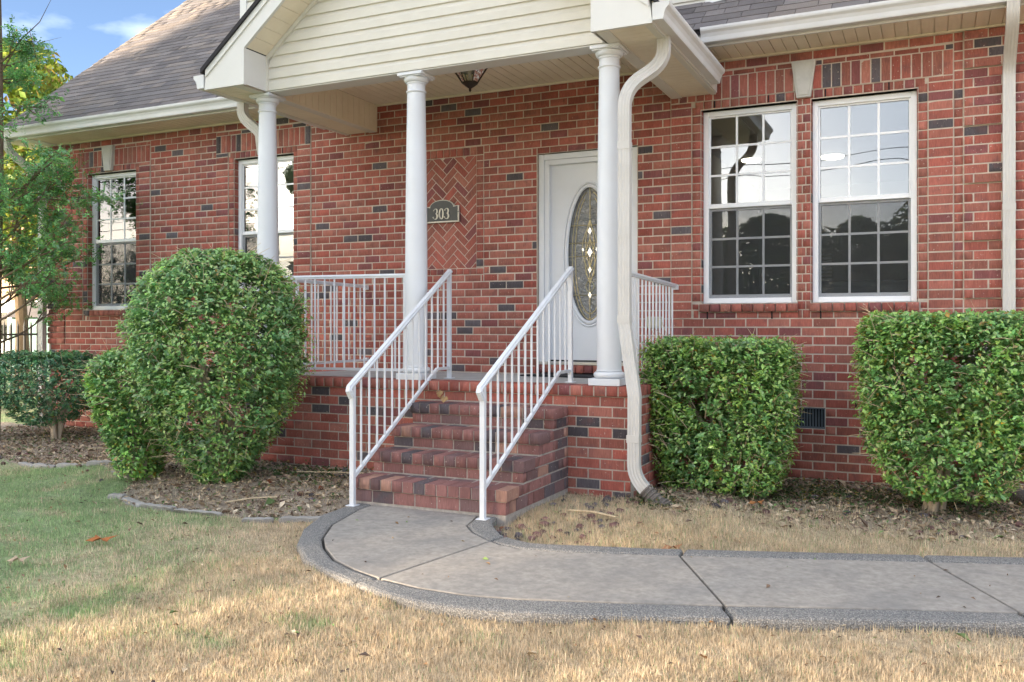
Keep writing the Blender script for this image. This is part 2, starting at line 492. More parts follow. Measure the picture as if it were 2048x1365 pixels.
def brick_templates():
    T = []
    rr = random.Random(3)
    for k in range(4):
        cx, cy, cz = 0.012, 0.04, 0.032
        v = []
        for (a, b) in ((-1, -1), (1, -1), (1, 1), (-1, 1)):
            v.append((a * (0.5 - cx) + rr.uniform(-.006, .006), -0.5 + rr.uniform(-.02, .02), b * (0.5 - cz) + rr.uniform(-.015, .015)))
        for (a, b) in ((-1, -1), (1, -1), (1, 1), (-1, 1)):
            v.append((a * 0.5, -0.5 + cy, b * 0.5))
        for (a, b) in ((-1, -1), (1, -1), (1, 1), (-1, 1)):
            v.append((a * 0.5, 0.5, b * 0.5))
        f = [(0, 1, 2, 3)]
        for i in range(4):
            j = (i + 1) % 4
            f.append((i + 4, j + 4, j, i)); f.append((i + 8, j + 8, j + 4, i + 4))
        T.append((np.array(v), np.array(f)))
    # fully bevelled block for treads
    bm = bmesh.new(); bmesh.ops.create_cube(bm, size=1.0)
    bmesh.ops.bevel(bm, geom=bm.edges[:], offset=0.022, segments=1, affect='EDGES')
    bmesh.ops.triangulate(bm, faces=bm.faces[:])
    bm.verts.ensure_lookup_table()
    v = np.array([p.co[:] for p in bm.verts]); f = np.array([[q.index for q in fc.verts] for fc in bm.faces])
    bm.free()
    T.append((v, f))
    return T
TEMPL = brick_templates()
TMESH = []
for i, (v, f) in enumerate(TEMPL):
    me = bpy.data.meshes.new('brick')
    me.from_pydata([tuple(p) for p in v], [], [tuple(int(q) for q in r) for r in f])
    me.materials.append(M['brick_o']); me.update()
    TMESH.append(me)

def brick_col(dark=0.048, r=rng):
    u = r.random()
    if u < dark:
        k = r.uniform(0.8, 1.6); return (0.085 * k, 0.073 * k, 0.078 * k)
    if u < dark + 0.085:
        k = r.uniform(0.85, 1.15); return (0.23 * k, 0.082 * k, 0.078 * k)
    k = r.uniform(0.76, 1.20); g = r.uniform(0.86, 1.2)
    return (0.345 * k, 0.115 * k * g, 0.086 * k * g)

class Bricks:
    def __init__(s): s.L = []
    def add(s, c, size, rz=0.0, dark=0.048, t=None, col=None):
        j = rng.uniform(-0.0012, 0.0012)
        if t is None: t = rng.randrange(4)
        s.L.append(((c[0], c[1], c[2]), size, rz, col or brick_col(dark), t, j))
    def front(s, x0, x1, z0, z1, y, depth=0.06, dark=0.048, gap=JT, t=None):
        """brick seen on a face looking to -Y, mortar gap taken off"""
        lx, lz = x1 - x0 - gap, z1 - z0 - gap
        if lx < 0.012 or lz < 0.012: return
        yy = y + rng.uniform(-0.0018, 0.0018)
        dx = rng.uniform(-.0012, .0012); dz = rng.uniform(-.001, .001)
        s.add(((x0 + x1) / 2 + dx, yy + depth / 2, (z0 + z1) / 2 + dz), (lx, depth, lz), 0.0, dark, t)
    def side(s, y0, y1, z0, z1, x, depth=0.06, dark=0.048, t=None):
        """brick seen on a face looking to +X"""
        ly, lz = y1 - y0 - JT, z1 - z0 - JT
        if ly < 0.012 or lz < 0.012: return
        s.add((x - depth / 2 + rng.uniform(-.0015, .0015), (y0 + y1) / 2, (z0 + z1) / 2), (ly, depth, lz), math.pi / 2, dark, t)
    def emit(s, parent, cap, hidden, base_name='brick'):
        sc = []
        for i, (c, size, rz, col, t, j) in enumerate(s.L):
            px, py, d = cam_px(*c)
            a = size[0] * size[2] / (d * d)
            if not (0 < px < 2048 and 0 < py < 1365) or hidden(px, py): a *= 0.001
            sc.append((a, i))
        sc.sort(reverse=True)
        keep = set(i for a, i in sc[:cap])
        V = []; F3 = []; F4 = []; C3 = []; b = 0
        for i, (c, size, rz, col, t, j) in enumerate(s.L):
            if i in keep:
                o = bpy.data.objects.new('brick', TMESH[t])
                COL.objects.link(o); o.parent = parent
                o.location = c; o.rotation_euler = (0, 0, rz); o.scale = size
                o.color = (*col, 1)
                continue
            v, f = TEMPL[t]
            p = v * np.array(size)
            if rz:
                cz, sz = math.cos(rz), math.sin(rz)
                p = np.stack([p[:, 0] * cz - p[:, 1] * sz, p[:, 0] * sz + p[:, 1] * cz, p[:, 2]], 1)
            V.append(p + np.array(c)); C3.append(np.tile(np.array(col), (len(v), 1)))
            if f.shape[1] == 4:
                F3.append(f[:, [0, 1, 2]] + b); F3.append(f[:, [0, 2, 3]] + b)
            else:
                F3.append(f + b)
            b += len(v)
        if V:
            o = np_mesh('brickwork', np.concatenate(V), np.concatenate(F3), M['brick_a'], parent, np.concatenate(C3), 'bcol')
            o['kind'] = 'stuff'

def hidden_wall(px, py):
    boxes = [(1290, 672, 1618, 1010), (1722, 632, 2048, 1030), (500, 180, 552, 545), (820, 140, 868, 760), (1196, 80, 1272, 900),
             (255, 505, 615, 970), (2000, 0, 2036, 660), (560, 745, 1262, 1000), (0, 700, 180, 890), (60, 0, 100, 700)]
    return any(a < px < c and b < py < d for a, b, c, d in boxes)
def hidden_porch(px, py):
    boxes = [(255, 505, 590, 970), (1292, 672, 1618, 1010), (1264, 640, 1300, 1000)]
    return any(a < px < c and b < py < d for a, b, c, d in boxes)

# ------------------------------------------------------------------ ground height
def gz(x, y):
    x = np.asarray(x, dtype=float); y = np.asarray(y, dtype=float)
    z = 0.07 + 0.012 * np.sin(x * 1.3 + 0.4) * np.cos(y * 1.1) + 0.006 * np.sin(x * 4.1 + y * 2.7) + 0.004 * np.sin(x * 9.7 - y * 8.1)
    s = lambda a, b, t: np.clip((t - a) / (b - a), 0, 1) ** 2 * (3 - 2 * np.clip((t - a) / (b - a), 0, 1))
    bed = s(-8.5, -6.3, x) * (1 - s(-4.2, -3.9, x)) * s(-3.5, -2.4, y) * (1 - s(-1.5, -0.5, y))
    z = z + 0.11 * bed + 0.058 * (1 - s(-4.3, -3.4, y))
    bed2 = s(-3.0, -2.6, x) * (1 - s(-1.9, -0.9, x)) * s(-3.6, -2.6, y) * (1 - s(-1.6, -0.7, y))
    z = z + 0.07 * bed2
    far = s(10, 60, np.hypot(x, y))
    return z * (1 - far) + 0.0 * far

# ================================================================== SETTING: ground
WALK_OUT = [(-3.84, -2.90), (-3.84, -3.15), (-3.82, -3.47), (-3.66, -3.87), (-3.46, -4.18), (-3.19, -4.45), (-2.92, -4.60), (-2.71, -4.69),
            (-2.46, -4.79), (-2.21, -4.845), (-1.95, -4.845), (-1.72, -4.79), (-1.25, -4.62), (-0.80, -4.44), (0.37, -3.97), (2.6, -3.05)]
WALK_IN = [(-3.70, -2.92), (-3.68, -3.23), (-3.56, -3.70), (-3.39, -4.02), (-3.24, -4.20), (-3.02, -4.40), (-2.80, -4.52), (-2.59, -4.60),
           (-2.33, -4.655), (-2.06, -4.66), (-1.81, -4.61), (-1.25, -4.42), (-0.88, -4.28), (-0.08, -3.97), (0.39, -3.80), (2.6, -2.90)]
BACK_IN = [(-2.84, -2.98), (-2.80, -3.12), (-2.75, -3.33), (-2.62, -3.49), (-2.45, -3.62), (-2.33, -3.69), (-2.18, -3.73), (-1.93, -3.69),
           (-1.59, -3.58), (-1.19, -3.44), (0.47, -2.85), (2.6, -2.08)]
BACK_OUT = [(-2.68, -2.98), (-2.66, -3.14), (-2.60, -3.25), (-2.44, -3.46), (-2.30, -3.54), (-2.18, -3.575), (-2.10, -3.57), (-1.80, -3.48),
            (-1.50, -3.40), (-1.22, -3.30), (0.48, -2.69), (2.6, -1.93)]
WALK_POLY = WALK_OUT + BACK_OUT[::-1]
WZ = 0.17

def in_poly(x, y, poly):
    inside = np.zeros(x.shape, bool)
    n = len(poly)
    for i in range(n):
        x0, y0 = poly[i]; x1, y1 = poly[(i + 1) % n]
        c = ((y0 > y) != (y1 > y)) & (x < (x1 - x0) * (y - y0) / (y1 - y0 + 1e-12) + x0)
        inside ^= c
    return inside

def vnoise(x, y, s, seed=0):
    """cheap smooth value noise"""
    x = x * s + seed * 17.3; y = y * s + seed * 9.1
    xi = np.floor(x).astype(int); yi = np.floor(y).astype(int)
    fx = x - xi; fy = y - yi
    fx = fx * fx * (3 - 2 * fx); fy = fy * fy * (3 - 2 * fy)
    def h(a, b):
        k = (a * 374761393 + b * 668265263 + seed * 2147483) & 0xffffffff
        k = ((k ^ (k >> 13)) * 1274126177) & 0xffffffff
        return ((k ^ (k >> 16)) & 0xffff) / 65535.0
    return (h(xi, yi) * (1 - fx) + h(xi + 1, yi) * fx) * (1 - fy) + (h(xi, yi + 1) * (1 - fx) + h(xi + 1, yi + 1) * fx) * fy

def fbm(x, y, s, seed=0):
    return (vnoise(x, y, s, seed) + 0.5 * vnoise(x, y, s * 2.1, seed + 1) + 0.25 * vnoise(x, y, s * 4.3, seed + 2)) / 1.75

def sst(a, b, t):
    u = np.clip((t - a) / (b - a), 0, 1)
    return u * u * (3 - 2 * u)

# the planting bed left of the steps (mulch), right bed
EDGE_LINE = [(-13.0, -1.6), (-9.5, -2.15), (-7.82, -2.62), (-7.10, -2.56), (-6.62, -2.78), (-6.27, -2.90), (-5.95, -3.35), (-5.72, -3.47), (-5.31, -3.56), (-5.14, -3.53),
             (-4.70, -3.46), (-4.42, -3.42), (-4.02, -3.25), (-3.84, -3.10)]
BED_L = EDGE_LINE + [(-3.84, -1.9), (-6.0, -1.9), (-6.0, 0.0), (-13.0, 0.0)]
BED_R = BACK_OUT + [(2.6, 0.0), (-2.1, 0.0), (-2.1, -1.9), (-2.6, -1.9), (-2.6, -2.98)]

def zone(x, y):
    """greenness 0..1, mulch 0..1"""
    n1 = fbm(x, y, 0.9, 1); n2 = fbm(x, y, 2.6, 5); n3 = fbm(x, y, 6.0, 9)
    g = 1 - sst(-5.6, -3.9, x + (n1 - .5) * 2.2 + 0.35 * (y + 4.2))
    g = g * (0.55 + 0.45 * sst(.3, .5, n2))
    # front lawn: patches of green in dry grass
    fr = sst(-4.7, -5.2, y)
    pat = sst(.50, .68, n2 * .6 + n1 * .4) * 0.75 * sst(0.5, -3.2, x) + 0.32 * sst(-2.6, -4.2, x)
    g = np.maximum(g, fr * pat)
    mul = np.zeros_like(g)
    inL = in_poly(x, y, BED_L); inR = in_poly(x, y, BED_R)
    mul[inL] = 1.0
    mr = sst(-2.3, -1.3, y + 0.25 * (x + 1.0) * -1 * .4 + (n2 - .5) * 0.9)
    mul = np.where(inR, np.clip(mr, 0, 1), mul)
    g = np.where(inR, 0.06, g); g = np.where(inL, 0.10, g)
    far = sst(0.3, 2.0, y) * sst(-10.5, -12.0, x)
    g = np.maximum(g, far)
    return g, mul, inL, inR

def ground():
    def axis(fine0, fine1, step, lims):
        a = list(np.arange(fine0, fine1 + 1e-6, step))
        k = step; v = fine0
        left = []
        while v > lims[0]:
            k *= 1.35; v -= k; left.append(v)
        k = step; v = fine1; right = []
        while v < lims[1]:
            k *= 1.35; v += k; right.append(v)
        return np.array(left[::-1] + a + right)
    xs = axis(-12.0, 2.0, 0.05, (-600, 600)); ys = axis(-6.6, 0.6, 0.05, (-600, 600))
    X, Y = np.meshgrid(xs, ys)
    x, y = X.ravel(), Y.ravel()
    z = gz(x, y)
    g, mul, inL, inR = zone(x, y)
    z = z + (fbm(x, y, 9, 3) - .5) * 0.02 * (1 + mul)
    wk = in_poly(x, y, WALK_POLY)
    z = np.where(wk, np.minimum(z, 0.06), z)
    dry = np.array([0.46, 0.36, 0.24]); grn = np.array([0.27, 0.33, 0.17]); soil = np.array([0.38, 0.31, 0.24])
    c = dry * (1 - g[:, None]) + grn * g[:, None]
    c = c * (1 - mul[:, None]) + soil * mul[:, None]
    nx, ny = len(xs), len(ys)
    idx = np.arange(nx * ny).reshape(ny, nx)
    F = np.stack([idx[:-1, :-1], idx[:-1, 1:], idx[1:, 1:], idx[1:, :-1]], -1).reshape(-1, 4)
    o = np_mesh('ground', np.stack([x, y, z], 1), F, M['ground'], None, c, 'gcol', smooth=True)
    tag(o, kind='structure')
ground()

# ------------------------------------------------------------------ walkway
def poly_slab(poly, z0, z1):
    mb = MB(); mb.prism(poly, z0, z1, 'z'); return mb

def seg_cut(line, t0, t1):
    """part of a polyline between x-params given by the fractional index"""
    out = []
    def at(t):
        i = min(int(t), len(line) - 2); f = t - i
        return (line[i][0] * (1 - f) + line[i + 1][0] * f, line[i][1] * (1 - f) + line[i + 1][1] * f)
    out.append(at(t0))
    k = int(math.floor(t0)) + 1
    while k < t1 - 1e-6:
        out.append(line[k]); k += 1
    out.append(at(t1))
    return out

def walkway():
    base = poly_slab([(p[0], p[1]) for p in WALK_IN + BACK_IN[::-1]], -0.1, WZ - 0.022).build('walkway', M['joint'])
    tag(base, kind='structure')
    # cuts along front-inner, back-inner, front-outer, back-outer polylines
    cuts = [(0, 0, 0, 0), (7.0, 4.25, 7.15, 3.35), (12.0, 8.75, 13.0, 8.7), (13.95, 9.72, 14.03, 9.69), (15, 11, 15, 11)]
    g = 0.010
    for i in range(4):
        a, b = cuts[i], cuts[i + 1]
        def dt(line, t, gap=0.0065):
            k_ = min(int(t), len(line) - 2)
            return gap / math.hypot(line[k_ + 1][0] - line[k_][0], line[k_ + 1][1] - line[k_][1])
        def cut(line, q):
            return seg_cut(line, a[q] + (dt(line, a[q]) if i else 0), b[q] - (dt(line, b[q] - 1e-6) if i < 3 else 0))
        fi = cut(WALK_IN, 0); bi = cut(BACK_IN, 1)
        # pull slightly away from the bands to leave the groove
        fi = [(p[0] + 0.004, p[1] + 0.009) for p in fi]; bi = [(p[0] - 0.003, p[1] - 0.009) for p in bi]
        mb = poly_slab(fi + bi[::-1], WZ - 0.06, WZ)
        o = mb.build('slab', M['concrete'], base, bevel=0.006)
        fo = cut(WALK_OUT, 2)
        fi2 = cut(WALK_IN, 0)
        fi2 = [(p[0] - 0.002, p[1] - 0.003) for p in fi2]
        mb = poly_slab(fo + fi2[::-1], -0.06, WZ + 0.002)
        mb.build('edge_band', M['aggregate'], base, bevel=0.022)
        bo = cut(BACK_OUT, 3)
        bi2 = cut(BACK_IN, 1)
        bi2 = [(p[0], p[1] + 0.003) for p in bi2]
        mb = poly_slab(bi2 + bo[::-1], -0.06, WZ + 0.003)
        mb.build('edge_band', M['aggregate'], base, bevel=0.018)
    return base
walkway()
# street behind the camera (it shows in the window reflections)
mb = MB(); mb.box(-90, 90, -22.5, -14.5, -0.05, 0.10)
tag(mb.build('road', M['asphalt']), kind='structure')

# ================================================================== HOUSE
house = empty('brick_house', (-5.0, 0.0, 0.07), 'red brick house with cream siding gable, white columns and shingle roof', 'house')
XL, XR = -11.18, 3.2           # wall ends
ZT = 49 * H                    # wall top (3.984)
Z0 = -1 * H

# openings on the wall face: (x0, x1, z0, z1)
WIN = [(-10.42, -9.50, 20.75 * H, 43.55 * H), (-7.815, -6.89, 20.75 * H, 43.55 * H),
       (-1.99, -1.105, 20.75 * H, 43.55 * H), (-0.985, -0.10, 20.75 * H, 43.55 * H)]
DOOR = (-3.71, -2.625, 0.90, 40.15 * H)
VENT = (-1.265, -0.862, 0.541, 0.732)
HERR = (-5.155, -4.421, 25.8 * H, 40.75 * H)

def rects_minus(x0, x1, z0, z1, holes):
    xs = sorted(set([x0, x1] + [v for h in holes for v in (h[0], h[1]) if x0 < v < x1]))
    zs = sorted(set([z0, z1] + [v for h in holes for v in (h[2], h[3]) if z0 < v < z1]))
    out = []
    for i in range(len(xs) - 1):
        run = None
        for k in range(len(zs) - 1):
            cx, cz = (xs[i] + xs[i + 1]) / 2, (zs[k] + zs[k + 1]) / 2
            inside = any(h[0] < cx < h[1] and h[2] < cz < h[3] for h in holes)
            if not inside:
                if run and abs(run[3] - zs[k]) < 1e-9: run[3] = zs[k + 1]
                else:
                    run = [xs[i], xs[i + 1], zs[k], zs[k + 1]]; out.append(run)
    return out

wall_mb = MB()
for (a, b, c, d) in rects_minus(XL + 0.01, XR, Z0, ZT + 0.10, WIN + [DOOR, VENT]):
    wall_mb.box(a, b, 0.0028, 0.16, c, d)
wall = wall_mb.build('wall', M['mortar'], house)

B = Bricks()
PROUD = MB()
# zones that do not get the running bond: (x0,x1,course0,course1)
ZN = []
def zn(x0, x1, c0, c1): ZN.append((x0, x1, c0, c1))
PIL = [(-10.70, -10.50), (-9.435, -9.235), (-8.10, -7.90), (-6.83, -6.63), (-2.285, -2.078), (-0.02, 0.178)]
HDR = [(-10.50, -10.42), (-9.50, -9.435), (-7.90, -7.815), (-6.89, -6.83), (-2.078, -1.99), (-0.10, -0.02)]
for a, b in PIL: zn(a, b, 19, 44.6)
for a, b in HDR: zn(a, b, 20.75 if True else 0, 44.6)
zn(0.178, 0.254, 19, 49)
zn(0.254, 0.72, 21, 49)
zn(-11.20, -10.86, 15, 49)
SETS = [(-10.70, -9.235, [0]), (-8.10, -6.63, [1]), (-2.285, 0.178, [2, 3])]
for a, b, ws in SETS:
    zn(a, b, 44.6, 47.9)
    for w in ws:
        x0, x1 = WIN[w][0], WIN[w][1]
        zn(x0 - 0.02, x1 + 0.02, 19.0, 44.6)
zn(-1.105, -0.985, 19, 44.6)
zn(-5.24, -4.335, 24.95, 41.9)
zn(DOOR[0], DOOR[1], 11, DOOR[3] / H)
zn(VENT[0], VENT[1], VENT[2] / H, VENT[3] / H)

def fill_row(x0, x1, z0, z1, phase, y=0.0, dark=0.048):
    """running bond over an interval, pieces clipped at the ends"""
    k = math.floor((x0 - phase) / BL)
    x = phase + k * BL
    while x < x1 - 1e-6:
        a, b = max(x, x0), min(x + BL, x1)
        if b - a > 0.03: B.front(a, b, z0, z1, y, dark=dark)
        x += BL

for n in range(-1, 49):
    zin = [q for q in ZN if q[2] < n + 1 - 1e-3 and q[3] > n + 1e-3]
    xs = sorted(set([XL, XR] + [min(max(v, XL), XR) for q in zin for v in (q[0], q[1])]))
    runs = []
    for xa, xb in zip(xs[:-1], xs[1:]):
        if xb - xa < 1e-6: continue
        xm = (xa + xb) / 2
        free = [(float(n), float(n + 1))]
        for q in zin:
            if q[0] < xm < q[1]:
                nf = []
                for (c, d) in free:
                    if q[2] > c + 1e-6: nf.append((c, min(d, q[2])))
                    if q[3] < d - 1e-6: nf.append((max(c, q[3]), d))
                free = [(c, d) for c, d in nf if d - c > 1e-6]
        key = tuple(free)
        if runs and runs[-1][2] == key: runs[-1][1] = xb
        else: runs.append([xa, xb, key])
    for xa, xb, key in runs:
        for (c, d) in key:
            if (d - c) * H > 0.026:
                fill_row(xa, xb, c * H, d * H, (n % 2) * BL / 2 + 0.03)

# stacked pilasters beside the windows and the narrow header strips
for pi, (a, b) in enumerate(PIL):
    PROUD.box(a + .002, b - .002, -0.009, 0.0025, 19 * H, 44.6 * H)
    for n in range(19, 45):
        z1 = min((n + 1) * H, 44.6 * H)
        B.front(a, b, n * H, z1, -0.012, depth=0.07, dark=0.07)
for a, b in HDR:
    for n in range(20, 44):
        zz0 = max(n * H, 20.75 * H)
        B.front(a, b, zz0, (n + 1) * H, -0.004, dark=0.04)
for n in range(19, 49):
    B.front(0.178, 0.254, n * H, (n + 1) * H, 0.0, dark=0.02)
# reveals of the window openings (bricks returning into the wall)
for (x0, x1, z0, z1) in WIN:
    n = 20
    while n * H < z1 - 0.01:
        a, b = max(n * H, z0), min((n + 1) * H, z1)
        for sgn, xx in ((1, x0), (-1, x1)):
            if b - a > 0.03:
                B.add((xx + sgn * -0.028, 0.052, (a + b) / 2), (0.085, 0.07, b - a - JT), math.pi / 2 * 1, 0.12, rng.randrange(4))
        n += 1
# brick mullion between the paired windows
for n in range(19, 45):
    za, zb = n * H, min((n + 1) * H, 44.0 * H)
    s = 0.045 if n % 2 else 0.075
    B.front(-1.105, -1.105 + s, za, zb, -0.002, dark=0.0)
    B.front(-1.105 + s, -0.985, za, zb, -0.002, dark=0.0)
# lintel rowlocks, soldiers, split course, sills
for a, b, ws in SETS:
    x = a
    for w in ws:
        x0, x1 = WIN[w][0] - 0.06, WIN[w][1] + 0.06
        k = int(round((x1 - x0) / 0.083)); st = (x1 - x0) / k
        for i in range(k):
            cx = x0 + (i + .5) * st
            B.front(x0 + i * st, x0 + (i + 1) * st, 43.62 * H, 44.6 * H, -0.004, dark=0.03)
        # sill
        x0, x1 = WIN[w][0] - 0.015, WIN[w][1] + 0.015
        k = int(round((x1 - x0) / 0.098)); st = (x1 - x0) / k
        for i in range(k):
            B.add((x0 + (i + .5) * st, 0.025, 20.24 * H), (st - JT, 0.13, 0.072), 0, 0.02, 4)
        fill_row(WIN[w][0] - 0.02, WIN[w][1] + 0.02, 19 * H, 19.78 * H, 0.07 * w, dark=0.2)
    k = int(round((b - a) / 0.0813)); st = (b - a) / k
    kc = (a + b) / 2
    for i in range(k):
        cx = a + (i + .5) * st
        kz = 0.105
        if abs(cx - kc) < 0.062 + 0.02: continue
        B.front(a + i * st, a + (i + 1) * st, 44.6 * H, 47.3 * H, -0.010, depth=0.07, dark=0.07)
    PROUD.box(a + .002, b - .002, -0.007, 0.0025, 44.62 * H, 47.28 * H)
    fill_row(a, b, 47.3 * H, 47.9 * H, a, dark=0.2)
# soldiers beside keystones are covered by the keystones themselves
# quoins
def quoin(x0, x1, c0, c1):
    n = c0
    while n < c1:
        k = (n - 21) % 6
        y = -0.022 if k != 5 else -0.002
        half = (n % 2)
        xs = [x0, x0 + (0.075 if half else 0.185), x0 + (0.285 if half else 0.37), x1]
        xs = [v for v in xs if v <= x1]
        for i in range(len(xs) - 1):
            if xs[i + 1] - xs[i] > 0.02:
                B.front(xs[i], xs[i + 1], n * H, (n + 1) * H, y, depth=0.08, dark=0.05)
        n += 1
quoin(0.254, 0.72, 21, 49)
for q in range(21, 49, 6):
    PROUD.box(0.257, 0.717, -0.0185, 0.0025, q * H + .004, min((q + 5) * H, 49 * H) - .004)
    PROUD.box(-11.19, -10.863, -0.0185, 0.0025, q * H + .004, min((q + 5) * H, 49 * H) - .004)
def quoin_l():
    for n in range(15, 49):
        k = (n - 21) % 6
        y = -0.022 if k != 5 else -0.002
        m = -11.02 if n % 2 else -11.10
        B.front(-11.20, m, n * H, (n + 1) * H, y, depth=0.08, dark=0.15)
        B.front(m, -10.86, n * H, (n + 1) * H, y, depth=0.08, dark=0.10)
quoin_l()
# border of the herringbone panel
for n in range(26, 41):
    for a, b in ((-5.24, -5.155), (-4.421, -4.335)):
        z0 = max(n * H, 25.8 * H); z1 = min((n + 1) * H, 40.75 * H)
        if n == 40: z1 = 40.75 * H
        B.front(a, b, z0, z1, -0.008, dark=0.02)
for z0, z1 in ((24.95 * H, 25.8 * H), (40.75 * H, 41.9 * H)):
    k = 11; st = (5.24 - 4.335) / k
    for i in range(k):
        B.front(-5.24 + i * st, -5.24 + (i + 1) * st, z0, z1, -0.008, dark=0.02)
# door sill rowlock
for i in range(12):
    st = (DOOR[1] - DOOR[0]) / 12
    B.add((DOOR[0] + (i + .5) * st, 0.0, 1.035), (st - JT, 0.12, 0.075), 0, 0.02, 4)

# herringbone: diagonal bricks clipped to the panel
def clip_poly(poly, x0, x1, z0, z1):
    def cl(P, f, inter):
        out = []
        for i in range(len(P)):
            a, b = P[i], P[(i + 1) % len(P)]
            ia, ib = f(a), f(b)
            if ia: out.append(a)
            if ia != ib: out.append(inter(a, b))
        return out
    def ix(v): return lambda a, b: (v, a[1] + (b[1] - a[1]) * (v - a[0]) / (b[0] - a[0]))
    def iz(v): return lambda a, b: (a[0] + (b[0] - a[0]) * (v - a[1]) / (b[1] - a[1]), v)
    P = cl(poly, lambda p: p[0] >= x0, ix(x0))
    if P: P = cl(P, lambda p: p[0] <= x1, ix(x1))
    if P: P = cl(P, lambda p: p[1] >= z0, iz(z0))
    if P: P = cl(P, lambda p: p[1] <= z1, iz(z1))
    return P
nherr = 0
def herringbone():
    global nherr
    x0, x1, z0, z1 = HERR
    w = 0.0745; l = 2 * w * 1.18            # unit width, brick length about 2.36 units
    l = 0.192; s2 = math.sqrt(0.5)
    cx, cz = (x0 + x1) / 2, (z0 + z1) / 2
    c = s2; s = s2
    n = 14
    # zig-zag columns: each column holds a stack of parallel bricks, neighbours mirrored
    colw = (l + w) * s2 * 0.5 + 0.0
    # true herringbone: lattice vectors (w,w) and (2l... ) approximated by the 45 degree L-pair tiling
    for i in range(-n, n):
        for j in range(-n, n):
            # pair tiling in unrotated frame: horizontal brick l x w and vertical brick w x l
            ox = i * w + j * (l)
            oy = i * w - j * (l)
            for kind in (0, 1):
                if kind == 0: r = (ox, oy, ox + l, oy + w)
                else: r = (ox + l - w * 0.0, oy + w - l, ox + l + w, oy + w)
                g = 0.0045
                pts = [(r[0] + g, r[1] + g), (r[2] - g, r[1] + g), (r[2] - g, r[3] - g), (r[0] + g, r[3] - g)]
                P = [(cx + (p[0] * c - p[1] * s), cz + (p[0] * s + p[1] * c)) for p in pts]
                P = clip_poly(P, x0 + .004, x1 - .004, z0 + .004, z1 - .004)
                if len(P) < 3: continue
                ar = 0.5 * abs(sum(P[q][0] * P[(q + 1) % len(P)][1] - P[(q + 1) % len(P)][0] * P[q][1] for q in range(len(P))))
                if ar < 0.0006: continue
                mx = sum(p[0] for p in P) / len(P); mz = sum(p[1] for p in P) / len(P)
                mb = MB(); yo = rng.uniform(-.0015, .0015)
                mb.prism([(p[0] - mx, p[1] - mz) for p in P], yo, 0.03 + yo, 'y')
                me_o = mb.build('brick', M['brick_o'], wall)
                me_o.location = (mx, 0.0, mz)
                me_o.color = (*brick_col(0.07), 1)
                nherr += 1
herringbone()
PROUD.build('pilaster_bed', M['mortar'], house)['kind'] = 'stuff'
B.emit(wall, 300 - nherr if nherr < 200 else 120, hidden_wall)

# keystones
for cx in (-9.99, -7.35, -1.045):
    mb = MB()
    zt, zb = 47.87 * H, 43.75 * H
    mb.prism([(cx - 0.062, zb), (cx + 0.062, zb), (cx + 0.108, zt), (cx - 0.108, zt)], -0.045, 0.05, 'y')
    mb.prism([(cx - 0.046, zb + .02), (cx + 0.046, zb + .02), (cx + 0.088, zt - .02), (cx - 0.088, zt - .02)], -0.053, -0.044, 'y')
    mb.build('keystone', M['stone'], house, bevel=0.004)

# steel lintels over the openings, weep holes
for (x0, x1, z0, z1) in WIN + [DOOR]:
    mb = MB(); mb.box(x0 - 0.03, x1 + 0.03, 0.004, 0.10, z1, z1 + 0.008)
    mb.build('lintel', M['lintel'], house)
for (x, c) in ((-1.86, 44.1), (-1.36, 44.1), (-0.86, 44.1), (-0.33, 44.1), (-1.93, 19.4), (-1.33, 19.4), (-0.90, 19.4), (-0.24, 19.4), (-0.60, 9.5), (-7.05, 44.1), (-9.72, 44.1)):
    mb = MB(); mb.box(x - 0.006, x + 0.006, -0.0065, 0.01, (c - .42) * H, (c + .42) * H)
    mb.build('weep_hole', M['ventdark'], wall)

# side walls, back wall, partition walls and floors with an unseen opening added at left to let daylight in
mb = MB()
for (ya, yb, za, zb_) in rects_minus(0.162, 8.0, Z0, ZT + 0.10, [(1.0, 3.4, 1.2, 3.5)]):
    mb.box(XL + 0.02, XL + 0.18, ya, yb, za, zb_)
mb.box(XR - 0.16, XR, 0.162, 8.0, Z0, ZT + 0.1)
mb.box(XL + 0.02, XR, 8.0, 8.2, Z0, ZT + 0.1)
mb.build('side_wall', M['mortar'], house)
mb = MB()
rooms = [(-10.98, -6.0, 4.6), (-5.9, -2.85, 3.0), (-2.72, 3.0, 7.4)]
for (a, b, dpt) in rooms:
    mb.box(a - .05, b + .05, dpt, dpt + 0.08, 0.9, 3.85)
    for (ya, yb, za, zb_) in rects_minus(0.165, dpt, 0.9, 3.85, [(1.0, 3.4, 1.2, 3.5)] if a < -10 else []):  # left room repeats the added daylight opening
        mb.box(a - .09, a, ya, yb, za, zb_)
    mb.box(b, b + .09, 0.165, dpt, 0.9, 3.85)
    mb.box(a - .05, b + .05, 0.165, dpt, 3.85, 3.93)
mb.build('room_shell', M['room'], house)
mb = MB()
for (a, b, dpt) in rooms: mb.box(a - .05, b + .05, 0.165, dpt, 0.86, 0.93)
mb.build('room_floor', M['roomfloor'], house)
# white inner window trim seen through the glass on the left
for (x0, x1, z0, z1) in WIN:
    mb = MB()
    for a, b, c, d in ((x0 - .06, x0 + .02, z0 - .05, z1 + .05), (x1 - .02, x1 + .06, z0 - .05, z1 + .05), (x0 + .02, x1 - .02, z1 - .01, z1 + .05)):
        mb.box(a, b, 0.165, 0.19, c, d)
    mb.build('window_trim', M['white'], house)

